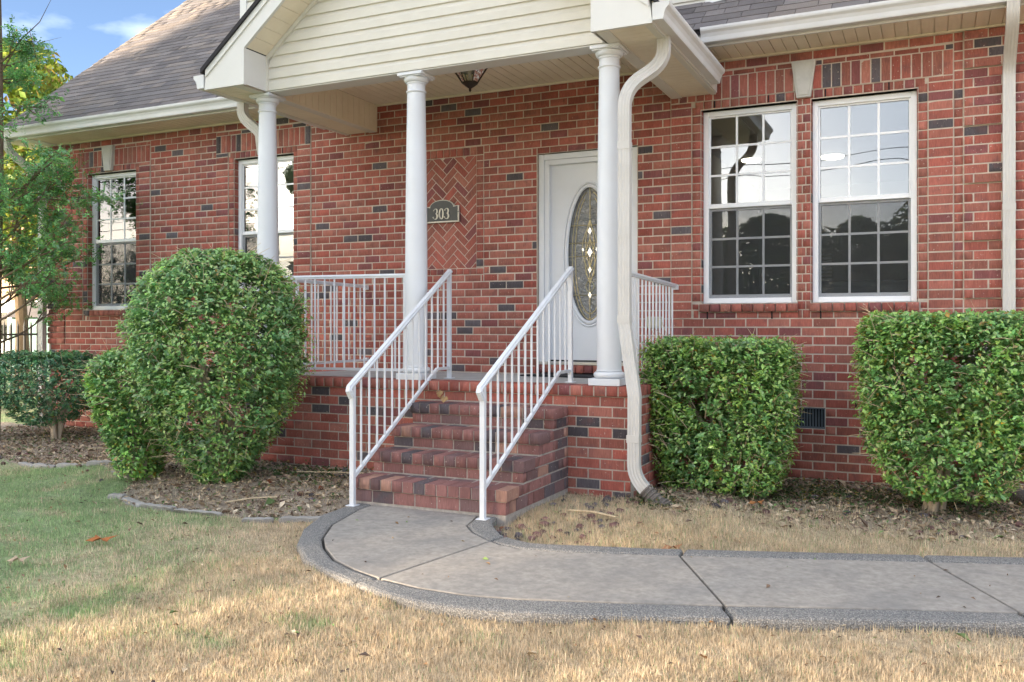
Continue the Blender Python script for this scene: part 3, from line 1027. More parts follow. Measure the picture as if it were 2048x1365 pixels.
# ------------------------------------------------------------------ windows
def window(x0, x1, z0, z1, label):
    x0 += 0.006; x1 -= 0.006; z0 += 0.004; z1 -= 0.004
    YF = 0.070; fw = 0.050
    zm = z0 + (z1 - z0) * 0.505
    mb = MB()
    mb.box(x0, x0 + fw, YF, YF + .07, z0, z1); mb.box(x1 - fw, x1, YF, YF + .07, z0, z1)
    mb.box(x0 + fw, x1 - fw, YF, YF + .07, z1 - fw, z1); mb.box(x0 + fw, x1 - fw, YF - .012, YF + .07, z0, z0 + fw)
    w = mb.build('window', M['winwhite'], house, bevel=0.004)
    w['label'] = label
    for k, (a, b, yy, sw) in enumerate(((zm - 0.018, z1 - fw, YF + 0.022, 0.016), (z0 + fw, zm - 0.022, YF + 0.034, 0.022))):
        mb = MB()
        xa, xb = x0 + fw, x1 - fw
        mb.box(xa, xa + sw, yy, yy + .03, a, b); mb.box(xb - sw, xb, yy, yy + .03, a, b)
        mb.box(xa + sw, xb - sw, yy, yy + .03, b - sw, b)
        mb.box(xa + sw, xb - sw, yy - (.012 if k == 0 else 0), yy + .03, a, a + (0.042 if k == 0 else sw + .012))
        sash = mb.build('sash', M['winwhite'], w, bevel=0.003)
        ga, gb = xa + sw, xb - sw; ha, hb = a + (0.042 if k == 0 else sw + .012), b - sw
        mb = MB(); g = 0.0100
        xs = [ga + (gb - ga) * i / 3 for i in range(4)]; zs = [ha + (hb - ha) * i / 3 for i in range(4)]
        for i in (1, 2):
            mb.box(xs[i] - g, xs[i] + g, yy + .008, yy + .022, ha, hb)
        for i in (1, 2):
            for q in range(3):
                mb.box(xs[q] + (g if q else 0), xs[q + 1] - (g if q < 2 else 0), yy + .0085, yy + .0215, zs[i] - g, zs[i] + g)
        mb.build('grille', M['winwhite'], w)
        for i in range(3):
            for q in range(3):
                mb = MB(); mb.box(xs[i] + .003, xs[i + 1] - .003, yy + .0135, yy + .0165, zs[q] + .003, zs[q + 1] - .003)
                mb.build('pane', M['glass'], w)
        if k == 1:
            mb = MB(); mb.box(xa, xb, YF + .0265, YF + .0275, a, b)
            mb.build('insect_screen', M['screen'], w)
        else:
            mb = MB(); mb.box((xa * .75 + xb * .25) - .02, (xa * .75 + xb * .25) + .02, yy - .016, yy, a + .03, a + .044)
            mb.box((xa * .25 + xb * .75) - .02, (xa * .25 + xb * .75) + .02, yy - .016, yy, a + .03, a + .044)
            mb.build('sash_lock', M['winwhite'], w)
    # caulked return so that no gap shows between frame and brick
    mb = MB(); mb.box(x0 - .006, x1 + .006, YF + .05, YF + .075, z0 - .03, z0); mb.build('sub_sill', M['winwhite'], w)
    return w
window(*WIN[0], 'leftmost window beside the tree')
window(*WIN[1], 'window partly hidden by the left column')
window(*WIN[2], 'left one of the paired windows')
window(*WIN[3], 'right one of the paired windows')

# things seen inside: lit ceiling lights, a blind, a sofa back
def ceiling_light(x, y, z, r, label):
    t = empty('ceiling_light', (x, y, z), label, 'ceiling light', 'lit ceiling lights indoors')
    mb = MB(); mb.lathe([(0.001, z), (r, z), (r, z - .02)], x, y, 24); mb.build('ring', M['white'], t, smooth=True)
    mb = MB(); mb.lathe([(r * .96, z - .019), (r * .9, z - .045), (r * .5, z - .06), (0.001, z - .062)], x, y, 24)
    mb.build('diffuser', M['lamp_on'], t, smooth=True)
ceiling_light(-1.23, 4.57, 3.85, 0.16, 'round lit ceiling light seen through right paired window')
ceiling_light(-2.30, 4.34, 3.85, 0.14, 'round lit ceiling light seen through left paired window')
t = empty('sofa', (-0.6, 1.2, 0.93), 'dark sofa back inside the right window', 'sofa')
mb = MB(); mb.box(-1.3, 0.25, 1.0, 1.9, 1.0, 1.35); mb.build('seat', M['sofa'], t, bevel=0.05)
mb = MB(); mb.box(-1.3, 0.25, 0.78, 1.0, 1.0, 1.92); mb.build('backrest', M['sofa'], t, bevel=0.06)
tb = empty('window_blind', (-1.6, 7.3, 1.3), 'slatted white blind on the room\'s far window', 'blind')
for i in range(22):
    mb = MB(); z = 1.4 + i * 0.06
    mb.hexa([(-2.2, 7.30, z), (-1.5, 7.30, z), (-1.5, 7.34, z + .03), (-2.2, 7.34, z + .03), (-2.2, 7.30, z + .004), (-1.5, 7.30, z + .004), (-1.5, 7.34, z + .034), (-2.2, 7.34, z + .034)])
    mb.build('slat', M['white'], tb)

# ------------------------------------------------------------------ front door
def front_door():
    x0, x1, zt = DOOR[0] + .006, DOOR[1] - .006, DOOR[3] - .003
    mb = MB(); fw = 0.11
    zb = 1.075
    for k, (w0, y) in enumerate(((0.0, 0.045), (0.045, 0.032))):
        pass
    mb.box(x0, x0 + 0.06, 0.030, .15, zb, zt); mb.box(x1 - 0.06, x1, 0.030, .15, zb, zt)
    mb.box(x0 + .06, x1 - .06, 0.030, .15, zt - .06, zt)
    mb.box(x0 + .06, x0 + fw, 0.048, .15, zb, zt - .06); mb.box(x1 - fw, x1 - .06, 0.048, .15, zb, zt - .06)
    mb.box(x0 + fw, x1 - fw, 0.048, .15, zt - fw, zt - .06)
    d = mb.build('door', M['white'], house, bevel=0.006)
    d['label'] = 'white front door with oval leaded glass'
    sx0, sx1, sz0, sz1 = x0 + fw, x1 - fw, zb + 0.045, zt - fw
    YS = 0.105
    cx = (sx0 + sx1) / 2; cz = 2.212
    ax, az = 0.245, 0.70
    # slab with an oval hole
    mb = MB(); N = 64
    ring = []; rect = []
    for i in range(N):
        a = 2 * math.pi * i / N
        ring.append((cx + ax * math.cos(a), cz + az * math.sin(a)))
        dx, dz = math.cos(a), math.sin(a)
        # matching point on the rectangle
        hx0, hx1 = (sx1 - cx), (cx - sx0); hz0, hz1 = sz1 - cz, cz - sz0
        tx = (hx0 / dx) if dx > 1e-9 else ((-hx1 / dx) if dx < -1e-9 else 1e9)
        tz = (hz0 / dz) if dz > 1e-9 else ((-hz1 / dz) if dz < -1e-9 else 1e9)
        tt = min(tx, tz); rect.append((cx + dx * tt, cz + dz * tt))
    corners = {}
    V = [(p[0], YS, p[1]) for p in ring] + [(p[0], YS, p[1]) for p in rect] + [(p[0], YS + .04, p[1]) for p in ring]
    F = []
    for i in range(N):
        j = (i + 1) % N
        F.append((i, N + i, N + j, j)); F.append((i, j, 2 * N + j, 2 * N + i))
    mb.add(V, F)
    # corner triangles
    for (qx, qz) in ((sx0, sz0), (sx1, sz0), (sx1, sz1), (sx0, sz1)):
        for i in range(N):
            j = (i + 1) % N
            a, b = rect[i], rect[j]
            on = lambda p: (abs(p[0] - qx) < 1e-6, abs(p[1] - qz) < 1e-6)
            if (on(a)[0] and on(b)[1] and not on(a)[1]) or (on(a)[1] and on(b)[0] and not on(a)[0]):
                mb.add([(a[0], YS, a[1]), (b[0], YS, b[1]), (qx, YS, qz)], [(0, 2, 1)])
    mb.build('door_slab', M['white'], d)
    # oval moulding
    mb = MB()
    for (rr, prof) in ((0.0, 0.020), (0.034, 0.011)):
        path = [(cx + (ax + .004 + rr) * math.cos(2 * math.pi * i / 72), YS - .006, cz + (az + .004 + rr) * math.sin(2 * math.pi * i / 72)) for i in range(73)]
        mb.tube(path, prof, 8)
    mb.build('oval_moulding', M['white'], d, smooth=True)
    # glass
    mb = MB()
    V = [(cx, YS + .02, cz)] + [(cx + ax * math.cos(2 * math.pi * i / 64), YS + .02, cz + az * math.sin(2 * math.pi * i / 64)) for i in range(64)]
    mb.add(V, [(0, i + 1, (i + 1) % 64 + 1) for i in range(64)])
    V2 = [(v[0], v[1] + .012, v[2]) for v in V]
    mb.add(V2, [(0, (i + 1) % 64 + 1, i + 1) for i in range(64)])
    g = mb.build('oval_glass', M['artglass'], d)
    # brass cames
    mb = MB(); yg = YS + .016; r = 0.0042
    def line(pts): mb.tube([(cx + p[0], yg, cz + p[1]) for p in pts], r, 6)
    line([(0, -az + .005), (0, az - .005)])
    for zz in (-0.42, -0.02, 0.12, 0.30):
        ww = ax * math.sqrt(max(0, 1 - (zz / az) ** 2)) - .004
        line([(-ww, zz), (ww, zz)])
    for f in (0.80, 0.68):
        line([(f * ax * math.cos(t) , (az - .03 - (0.8 - f) * .5) * math.sin(t)) for t in [R(200 + i * 5) for i in range(29)]])
    line([(0.80 * ax * math.cos(R(a)), (az - .05) * math.sin(R(a))) for a in range(100, 201, 5)])
    line([(0.80 * ax * math.cos(R(a)), (az - .05) * math.sin(R(a))) for a in range(-20, 81, 5)])
    line([(0.66 * ax * math.cos(R(a)), (az - .09) * math.sin(R(a))) for a in range(110, 201, 5)])
    line([(0.66 * ax * math.cos(R(a)), (az - .09) * math.sin(R(a))) for a in range(-20, 71, 5)])
    for sgn in (-1, 1):
        for (w_, h0, h1) in ((0.085, -0.20, 0.32), (0.055, -0.30, 0.16), (0.045, -0.14, 0.36)):
            line([(sgn * w_ * math.sin(math.pi * i / 16), h0 + (h1 - h0) * i / 16) for i in range(17)])
        line([(sgn * 0.045 * math.sin(math.pi * 2 * i / 16), -0.40 + 0.28 * i / 16) for i in range(17)])
    mb.build('came', M['gold'], g, smooth=True)
    mb = MB()
    for (dx, dz, s) in ((0, -.42, .035), (0, .02, .05), (0, -.16, .035), (0, .24, .04), (-.075, .05, .022), (.075, .05, .022)):
        mb.prism([(cx + dx, cz + dz - s), (cx + dx + s * .6, cz + dz), (cx + dx, cz + dz + s), (cx + dx - s * .6, cz + dz)], yg - .006, yg + .004, 'y')
    mb.build('glass_jewel', M['bevelglass'], g)
    # threshold, dark sweep, knob, deadbolt
    mb = MB(); mb.box(x0, x1, -0.02, .15, 1.075, 1.105); mb.build('threshold', M['pewter'], d, bevel=0.004)
    mb = MB(); mb.box(sx0, sx1, .09, .15, 1.105, 1.121); mb.build('door_sweep', M['iron'], d)
    mb = MB()
    kx, kz = sx1 - 0.065, sz0 + 0.95
    def dl(prof, kx, kz):
        n = len(prof); V = []; F = []
        for k in range(20):
            a = 2 * math.pi * k / 20
            for rr, yy in prof: V.append((kx + rr * math.cos(a), yy, kz + rr * math.sin(a)))
        for k in range(20):
            k2 = (k + 1) % 20
            for i in range(n - 1): F.append((k * n + i, k * n + i + 1, k2 * n + i + 1, k2 * n + i))
        mb.add(V, F)
    dl([(0.001, YS - .07), (.022, YS - .066), (.028, YS - .05), (.016, YS - .03), (.012, YS - .012), (.03, YS - .01), (.03, YS)], kx, kz)
    dl([(0.001, YS - .02), (.026, YS - .018), (.028, YS)], kx, kz + .14)
    mb.build('door_knob', M['pewter'], d, smooth=True)
front_door()

# ------------------------------------------------------------------ roof
SL = 0.855
def roof_z(y): return 4.165 + SL * (y + 0.47)
CXG = -3.985       # gable centre
roof_mb = MB()
def roof_slab(x0, x1, y0, y1, zf, th=0.05):
    roof_mb.hexa([(x0, y0, zf(y0) - th), (x1, y0, zf(y0) - th), (x1, y1, zf(y1) - th), (x0, y1, zf(y1) - th),
                  (x0, y0, zf(y0)), (x1, y0, zf(y0)), (x1, y1, zf(y1)), (x0, y1, zf(y1))])
roof_slab(-11.56, -7.64, -0.47, 6.2, roof_z)
roof_slab(-7.64, XR + .3, -0.47, 0.05, roof_z)
roof_mb.hexa([(-11.56, 6.2, roof_z(6.2) - .05), (-7.64, 6.2, roof_z(6.2) - .05), (-7.64, 9.5, 4.2), (-11.56, 9.5, 4.2),
              (-11.56, 6.2, roof_z(6.2)), (-7.64, 6.2, roof_z(6.2)), (-7.64, 9.5, 4.3), (-11.56, 9.5, 4.3)])
# porch roof slopes
PSL = 0.813
def pz(dx): return 3.885 + PSL * dx
for sg in (-1, 1):
    xe, xr = CXG + sg * 2.175, CXG
    a = [(xe, -2.235), (xr, -2.235), (xr, 0.02), (xe, 0.02)]
    ze, zr = pz(-0.03), pz(2.145)
    lo = [(xe, -2.235, ze - .03), (xr, -2.235, zr - .03), (xr, 0.02, zr - .03), (xe, 0.02, ze - .03)]
    hi = [(p[0], p[1], p[2] + .045) for p in lo]
    if sg == 1: lo = [lo[1], lo[0], lo[3], lo[2]]; hi = [hi[1], hi[0], hi[3], hi[2]]
    roof_mb.hexa(lo + hi)
roof = roof_mb.build('roof', M['felt'], house)

SH_L = []
def shingle_rows(x0, x1, y0, y1):
    nx, nz = math.cos(math.atan(SL)), math.sin(math.atan(SL))
    exp_ = 0.132; ln = math.hypot(1, SL) * (y1 - y0)
    rows = int(ln / exp_) + 1
    for r in range(rows):
        x = x0 - rng.uniform(0, 0.3)
        while x < x1:
            w = rng.choice((0.18, 0.23, 0.30, 0.30, 0.36))
            a, b = max(x, x0), min(x + w, x1)
            x += w
            if b - a < 0.04: continue
            t0 = -0.02 + r * exp_ + rng.choice((0, 0, 0.004, -0.004)); t1 = min(t0 + exp_ + 0.03, ln)
            if t1 - t0 < 0.04: continue
            SH_L.append((a, b, t0, t1, y0))
shingle_rows(-11.56, -7.66, -0.47, 5.8)
shingle_rows(-7.64, XR + .3, -0.47, 0.02)
# shingles are all little slanted slabs: centre, length, width
def emit_shingles(cap):
    th = math.atan(SL); c, s = math.cos(th), math.sin(th)
    rec = []
    for (a, b, t0, t1, y0) in SH_L:
        tm = (t0 + t1) / 2
        lift = 0.009
        cy, cz = y0 + tm * c - s * lift, roof_z(y0) + tm * s + c * lift
        k = rng.uniform(0.86, 1.14)
        base = rng.choice(((0.175, 0.158, 0.152), (0.195, 0.176, 0.168), (0.155, 0.140, 0.138), (0.22, 0.19, 0.17)))
        rec.append(((a + b) / 2, cy, cz, b - a - 0.006, t1 - t0, tuple(v * k for v in base)))
    sc = []
    for i, q in enumerate(rec):
        px, py, d = cam_px(q[0], q[1], q[2])
        ar = q[3] * q[4] / d ** 2
        # only what is in view and not behind the porch gable
        if not (0 < px < 2048 and -5 < py < 700) or (470 < px < 1360 and q[2] < 9 and px > 400 + (150 - py) * .8 and px < 1380): ar *= .001
        sc.append((ar, i))
    sc.sort(reverse=True); keep = set(i for a, i in sc[:cap])
    v0 = np.array([(-.5, -.5, 0), (.5, -.5, 0), (.5, .5, -.5), (-.5, .5, -.5), (-.5, -.5, 1), (.5, -.5, 1), (.5, .5, .2), (-.5, .5, .2)], float)
    f0 = [(0, 3, 2, 1), (4, 5, 6, 7), (0, 1, 5, 4), (1, 2, 6, 5), (2, 3, 7, 6), (3, 0, 4, 7)]
    me = bpy.data.meshes.new('shingle'); me.from_pydata([tuple(p) for p in v0], [], f0); me.materials.append(M['shingle_o']); me.update()
    V = []; F = []; C = []; b = 0
    rot = np.array([[1, 0, 0], [0, c, -s], [0, s, c]])
    for i, q in enumerate(rec):
        if i in keep:
            o = bpy.data.objects.new('shingle', me); COL.objects.link(o); o.parent = roof
            o.location = q[:3]; o.rotation_euler = (th, 0, 0); o.scale = (q[3], q[4], 0.009); o.color = (*q[5], 1)
        else:
            p = (v0 * np.array([q[3], q[4], 0.009])) @ rot.T + np.array(q[:3])
            V.append(p); F.append(np.array(f0) + b); b += 8; C.append(np.tile(np.array(q[5]), (8, 1)))
    o = np_mesh('shingles', np.concatenate(V), np.concatenate(F), M['shingle_a'], roof, np.concatenate(C), 'bcol')
    o['kind'] = 'stuff'
emit_shingles(300)

# ------------------------------------------------------------------ upper storey siding
def siding_profile_board(pts_z0, pts_z1, y, zf, parent, name='siding_board', m=None):
    """pts_z0/pts_z1: x-range at the foot and the head of the board; y: plane"""
    (a0, b0), (a1, b1) = pts_z0, pts_z1
    z0, z1 = zf
    lv = [(z0, y - .0), (z0, y - .018), (z0 + .064, y - .016), (z0 + .088, y - .004), (z1, y - .002)]
    V = []; F = []
    for (z, yy) in lv:
        f = (z - z0) / (z1 - z0)
        V += [(a0 + (a1 - a0) * f, yy, z), (b0 + (b1 - b0) * f, yy, z)]
    for i in range(len(lv) - 1):
        F.append((2 * i, 2 * i + 1, 2 * i + 3, 2 * i + 2))
    mb = MB(); mb.add(V, F)
    return mb.build(name, m or M['vinyl'], parent)

up = MB(); up.box(-7.66, XR + .2, 0.006, 5.0, 4.3, 8.2)
upper = up.build('upper_wall', M['vinyl'], house)
z = 4.50
while z < 7.6:
    siding_profile_board((-7.60, XR + .2), (-7.60, XR + .2), 0.004, (z, z + .107), upper)
    z += .107
mb = MB(); mb.box(-7.70, -7.60, -0.022, 0.09, 4.3, 8.2); mb.build('corner_post', M['fascia'], house)
mb = MB()
k = 60
for i in range(k):
    xa, xb = -1.95 + i * 0.09, -1.95 + (i + 1) * 0.09
    wv = lambda q: 0.012 * math.sin(q * 7) + 0.008 * math.sin(q * 17 + 1)
    mb.add([(xa, -0.02, 4.545 + .03 + wv(xa)), (xb, -0.02, 4.545 + .03 + wv(xb)), (xb, -0.012, 4.62), (xa, -0.012, 4.62),
            (xa, -0.05 , 4.545 + .0 + wv(xa)), (xb, -0.05, 4.545 + .0 + wv(xb))], [(0, 1, 2, 3), (4, 5, 1, 0)])
mb.build('flashing', M['fascia'], house)

# ------------------------------------------------------------------ eaves: soffit boards, fascia, gutters
def gutter_profile(h=0.125, d=0.125):
    o = [(0, 0), (d * .62, 0), (d * .66, h * .10), (d * .70, h * .36), (d * .80, h * .58), (d * .96, h * .74), (d, h * .86), (d, h), (d * .94, h)]
    inn = [(d * .94, h * .90), (d * .74, h * .62), (d * .62, h * .12), (0.006, .006), (0.006, h)]
    return o + inn + [(0, h)]

def gutter_x(x0, x1, y, z, parent=house):
    mb = MB(); mb.prism([(y - u, z + w) for u, w in gutter_profile()], x0, x1, 'x')
    # end caps
    cap = [(y - u, z + w) for u, w in gutter_profile()[:8]] + [(y, z + .125)]
    mb.prism(cap, x0 - .004, x0 - .001, 'x'); mb.prism(cap, x1 + .001, x1 + .004, 'x')
    return mb.build('gutter', M['gutter'], parent)
def gutter_y(y0, y1, x, z, sg, parent=house):
    mb = MB(); mb.prism([(x + sg * u, z + w) for u, w in gutter_profile()], y0, y1, 'y')
    cap = [(x + sg * u, z + w) for u, w in gutter_profile()[:8]] + [(x, z + .125)]
    mb.prism(cap, y0 - .004, y0 - .001, 'y'); mb.prism(cap, y1 + .001, y1 + .004, 'y')
    return mb.build('gutter', M['gutter'], parent)

gutter_x(-11.58, -6.14, -0.455, 4.02)
gutter_x(-1.86, XR + .3, -0.455, 4.02)
for (x0, x1) in ((-11.56, -6.16), (-1.90, XR + .3)):
    mb = MB(); mb.box(x0, x1, -0.452, -0.43, 4.0, 4.15); mb.build('fascia_board', M['fascia'], house)
    sof = MB(); sof.box(x0, x1, -0.43, 0.03, 4.012, 4.03); so = sof.build('soffit', M['soffit'], house)
    x = x0
    while x < x1 - .02:
        b = min(x + .1016, x1)
        mb = MB(); mb.box(x + .0035, b - .0035, -0.43, -0.004, 4.000, 4.0115)
        mb.build('soffit_board', M['soffit'], so)
        x += .1016
    mb = MB(); mb.box(x0, x1, -0.024, -0.001, 3.984, 3.9995); mb.build('soffit_trim', M['soffit'], house)
# left rake board and gable end of the main roof
mb = MB()
mb.hexa([(-11.60, -0.47, 3.98), (-11.565, -0.47, 3.98), (-11.565, 6.2, roof_z(6.2) - .2), (-11.60, 6.2, roof_z(6.2) - .2),
         (-11.60, -0.47, roof_z(-.47) - .005), (-11.565, -0.47, roof_z(-.47) - .005), (-11.565, 6.2, roof_z(6.2) - .005), (-11.60, 6.2, roof_z(6.2) - .005)])
mb.prism([(-0.40, 3.99), (9.0, 3.99), (6.1, roof_z(6.1) - .06), ], -11.17, -11.0, 'x')
mb.build('rake_board', M['fascia'], house)

# porch gable
gx = lambda v: 2 * CXG - v
def mirrored(poly, sg): return poly if sg < 0 else [(gx(p[0]), p[1]) for p in poly][::-1]
ZB = 3.684
for sg in (-1, 1):
    mb = MB()
    top = lambda x: 3.87 + PSL * (x + 6.121)
    low = lambda x: 4.018 + PSL * (x + 5.663)
    poly = [(-6.142, ZB), (-5.665, ZB), (-5.665, low(-5.665)), (CXG, low(CXG)), (CXG, top(CXG) - .005), (-6.118, 3.866)]
    mb.prism(mirrored(poly, sg), -2.20, -2.17, 'y')
    mb.build('rake_fascia', M['fascia'], house)
    mb = MB()
    poly = [(-6.118, 3.80), (CXG, top(CXG) - .075), (CXG, top(CXG) - .006), (-6.118, 3.864)]
    mb.prism(mirrored(poly, sg), -2.215, -2.2005, 'y')
    mb.build('rake_trim', M['fascia'], house)
    # boxed return
    mb = MB(); xa, xb = (-6.09, -5.665) if sg < 0 else (gx(-5.665), gx(-6.09))
    poly = [(-5.672, ZB + .004), (-5.665, ZB + .004), (-5.665, low(-5.665)), (-5.672, low(-5.672))]
    mb.prism(mirrored(poly, sg), -2.169, -1.89, 'y')
    mb.build('eave_return', M['fascia'], house)
    # rake soffit boards between fascia and siding
    mb = MB(); th = 0.012
    k = 0; L0 = -5.660
    sf = MB(); poly = [(-5.66, low(-5.66) + .016), (CXG, low(CXG) + .016), (CXG, low(CXG) + .03), (-5.66, low(-5.66) + .03)]
    sf.prism(mirrored(poly, sg), -2.168, -1.87, 'y'); rs = sf.build('rake_soffit', M['soffit'], house)
    x = L0
    while x < CXG - .03:
        b = min(x + .100, CXG - .004)
        poly = [(x + .003, low(x + .003)), (b - .003, low(b - .003)), (b - .003, low(b - .003) + .014), (x + .003, low(x + .003) + .014)]
        mb = MB(); mb.prism(mirrored(poly, sg), -2.168, -1.895, 'y'); mb.build('soffit_board', M['soffit'], rs)
        x += .100
    # trim between siding and soffit
    mb = MB()
    poly = [(-5.672, ZB + .006), (-5.645, ZB + .006), (-5.645, low(-5.645) - .05), (CXG, low(CXG) - .035), (CXG, low(CXG) - .002), (-5.672, low(-5.672) - .002)]
    mb.prism(mirrored(poly, sg), -1.905, -1.865, 'y'); mb.build('siding_trim', M['vinyl'], house)
    # eave soffit running back to the wall and its boards
    xi, xo = -5.70, -6.125
    x_a, x_b = (xo, xi) if sg < 0 else (gx(xi), gx(xo))
    sf = MB(); sf.box(x_a, x_b, -2.168, 0.0, ZB + .012, ZB + .03); es = sf.build('porch_soffit', M['soffit'], house)
    inner0, inner1 = (x_a + .05, x_b - .10) if sg < 0 else (x_a + .10, x_b - .05)
    y = -2.165
    while y < -0.03:
        b = min(y + .0815, -0.005)
        mb = MB(); mb.box(inner0, inner1, y + .003, b - .003, ZB + .003, ZB + .0115); mb.build('soffit_board', M['soffit'], es)
        y += .0815
    for (a, b) in (((x_a, x_a + .049), (x_b - .099, x_b)) if sg < 0 else ((x_a, x_a + .099), (x_b - .049, x_b))):
        mb = MB(); mb.box(a, b, -2.168, -0.005, ZB - .004, ZB + .0115); mb.build('soffit_trim', M['vinyl'], es)
    # beam inner face: upright panels
    xf = xi if sg < 0 else gx(xi)
    mb = MB(); mb.box(min(xf, xf - sg * -0.02) , max(xf, xf - sg * -0.02), -1.69, -0.004, ZB + .0305, 3.985)
    bm_ = mb.build('beam', M['soffit'], house)
    y = -1.69
    while y < -0.03:
        b = min(y + .102, -0.006)
        mb = MB(); a0, a1 = sorted((xf - sg * 0.0005, xf - sg * 0.0105)); mb.box(a0, a1, y + .003, b - .003, ZB - .002, 3.985)
        mb.build('beam_panel', M['soffit'], bm_)
        y += .102
    # eave fascia and gutter along the porch sides
    xe = -6.125 if sg < 0 else gx(-6.125)
    mb = MB(); a0, a1 = sorted((xe + sg * .001, xe + sg * .018)); mb.box(a0, a1, -2.168, -0.05, ZB + .0, 3.865); mb.build('fascia_board', M['fascia'], house)
    gutter_y(-2.205, -0.30, xe + sg * .0185, ZB + .015, sg)

# gable siding
z = ZB + .012
gsid = MB(); gsid.prism([(-5.66, ZB + .01), (gx(-5.66), ZB + .01), (gx(-5.66), 4.018), (CXG, 5.36), (-5.66, 4.018)], -1.868, -1.70, 'y')
gable = gsid.build('gable', M['vinyl'], house)
xl = lambda z: -5.65 + max(0.0, (z - 3.985) / PSL)
while z < 5.25:
    z1 = z + .107
    a0, a1 = xl(z), xl(z1)
    if gx(a1) - a1 < .15: break
    siding_profile_board((a0, gx(a0)), (a1, gx(a1)), -1.8705, (z, z1), gable)
    z += .107
# front beam soffit
mb = MB(); mb.box(-5.69, gx(-5.69), -1.876, -1.69, ZB, ZB + .0095); mb.build('beam_soffit', M['fascia'], house)
mb = MB(); mb.box(-5.69, gx(-5.69), -1.699, -1.688, ZB + .0098, 3.985); mb.build('beam_back', M['soffit'], house)
# porch ceiling
cb = MB(); cb.box(-5.69, gx(-5.69), -1.687, 0.0, 3.997, 4.01); pc = cb.build('porch_ceiling', M['soffit'], house)
x = -5.69
while x < gx(-5.69) - .02:
    b = min(x + .101, gx(-5.69))
    mb = MB(); mb.box(x + .0035, b - .0035, -1.687, -0.012, 3.985, 3.9965); mb.build('ceiling_board', M['soffit'], pc)
    x += .101
mb = MB(); mb.box(-5.69, gx(-5.69), -0.03, -0.004, 3.966, 3.984); mb.build('ceiling_trim', M['soffit'], house)
mb = MB(); mb.box(-5.66, gx(-5.66), -1.86, 0.0, 4.02, 4.04); mb.build('attic_floor', M['felt'], house)

# ================================================================== PORCH AND STEPS
FY = -1.90                       # porch front face
PX0, PX1 = -6.08, -2.085
FZ0, FZ1 = 0.970, 1.010          # floor level at the wall and at the front
porch = empty('front_porch', (-4.1, -1.2, 0.1), 'raised red brick porch with four brick steps and concrete floor', 'porch')
mb = MB()
mb.box(PX0 + .004, PX1 - .004, FY + .004, -0.004, -0.1, 0.8985)
mb.box(PX0 + .006, PX1 - .006, FY + .006, FY + .19, 0.8987, 0.9283)
pbase = mb.build('base', M['mortar_grey'], porch)
mb = MB()
mb.hexa([(PX0 + .20, FY + .20, 0.90), (PX1 - .20, FY + .20, 0.90), (PX1 - .20, -0.003, 0.90), (PX0 + .20, -0.003, 0.90),
         (PX0 + .20, FY + .20, FZ1 - .003), (PX1 - .20, FY + .20, FZ1 - .003), (PX1 - .20, -0.003, FZ0), (PX0 + .20, -0.003, FZ0)])
mb.build('floor_slab', M['porchfloor'], porch)
# mortar bed under the rowlock cap
mb = MB(); mb.box(PX0 - .010, PX1 + .010, FY - .014, FY + .198, 0.9285, FZ1 - .008)
mb.box(PX0 - .008, PX0 + .198, FY + .1985, -0.004, 0.899, FZ1 - .045); mb.box(PX1 - .198, PX1 + .008, FY + .1985, -0.004, 0.899, FZ1 - .045)
mb.build('mortar_bed', M['mortar_grey'], porch)

SX0, SX1 = -3.87, -2.60          # steps
STEP = [(-3.06, 0.362), (-2.78, 0.522), (-2.495, 0.682), (-2.215, 0.842)]   # nosing y, tread z
RUN = 0.285
P_ = Bricks()
for n in range(-1, 11):
    z0, z1 = 0.925 - (11 - n) * H, 0.925 - (10 - n) * H
    ph = (n % 2) * BL / 2 + 0.06
    def row(x0, x1):
        k = math.floor((x0 - ph) / BL); x = ph + k * BL
        while x < x1 - 1e-6:
            a, b = max(x, x0), min(x + BL, x1)
            if b - a > .03: P_.front(a, b, z0, z1, FY, dark=0.09, depth=0.07)
            x += BL
    row(PX0, PX1)
    # right side face
    y = FY + ((n % 2) * BL / 2 + BL / 2 if n % 2 == 0 else BL * 0.0) * 0 + (0.0 if n % 2 else -BL / 2)
    while y < -0.01:
        a, b = max(y, FY + .072), min(y + BL, -0.004)
        if b - a > .03: P_.side(a, b, z0, z1, PX1, dark=0.09, depth=0.07)
        y += BL
# rowlock cap
k = 40; st = (PX1 - PX0) / k
for i in range(k):
    P_.add((PX0 + (i + .5) * st, FY + .10 - .012, 0.967), (st - JT, 0.215, 0.079), 0, 0.01, 4, None)
y = FY + .205
i = 0
while y < -0.06:
    zz = FZ1 + (FZ0 - FZ1) * (y - FY) / (-FY)
    P_.add((PX1 - .10 + .012, y + .049, zz - .043), (0.215, 0.098 - JT, 0.079), 0, 0.01, 4)
    P_.add((PX0 + .10 - .012, y + .049, zz - .043), (0.215, 0.098 - JT, 0.079), 0, 0.01, 4)
    y += .098
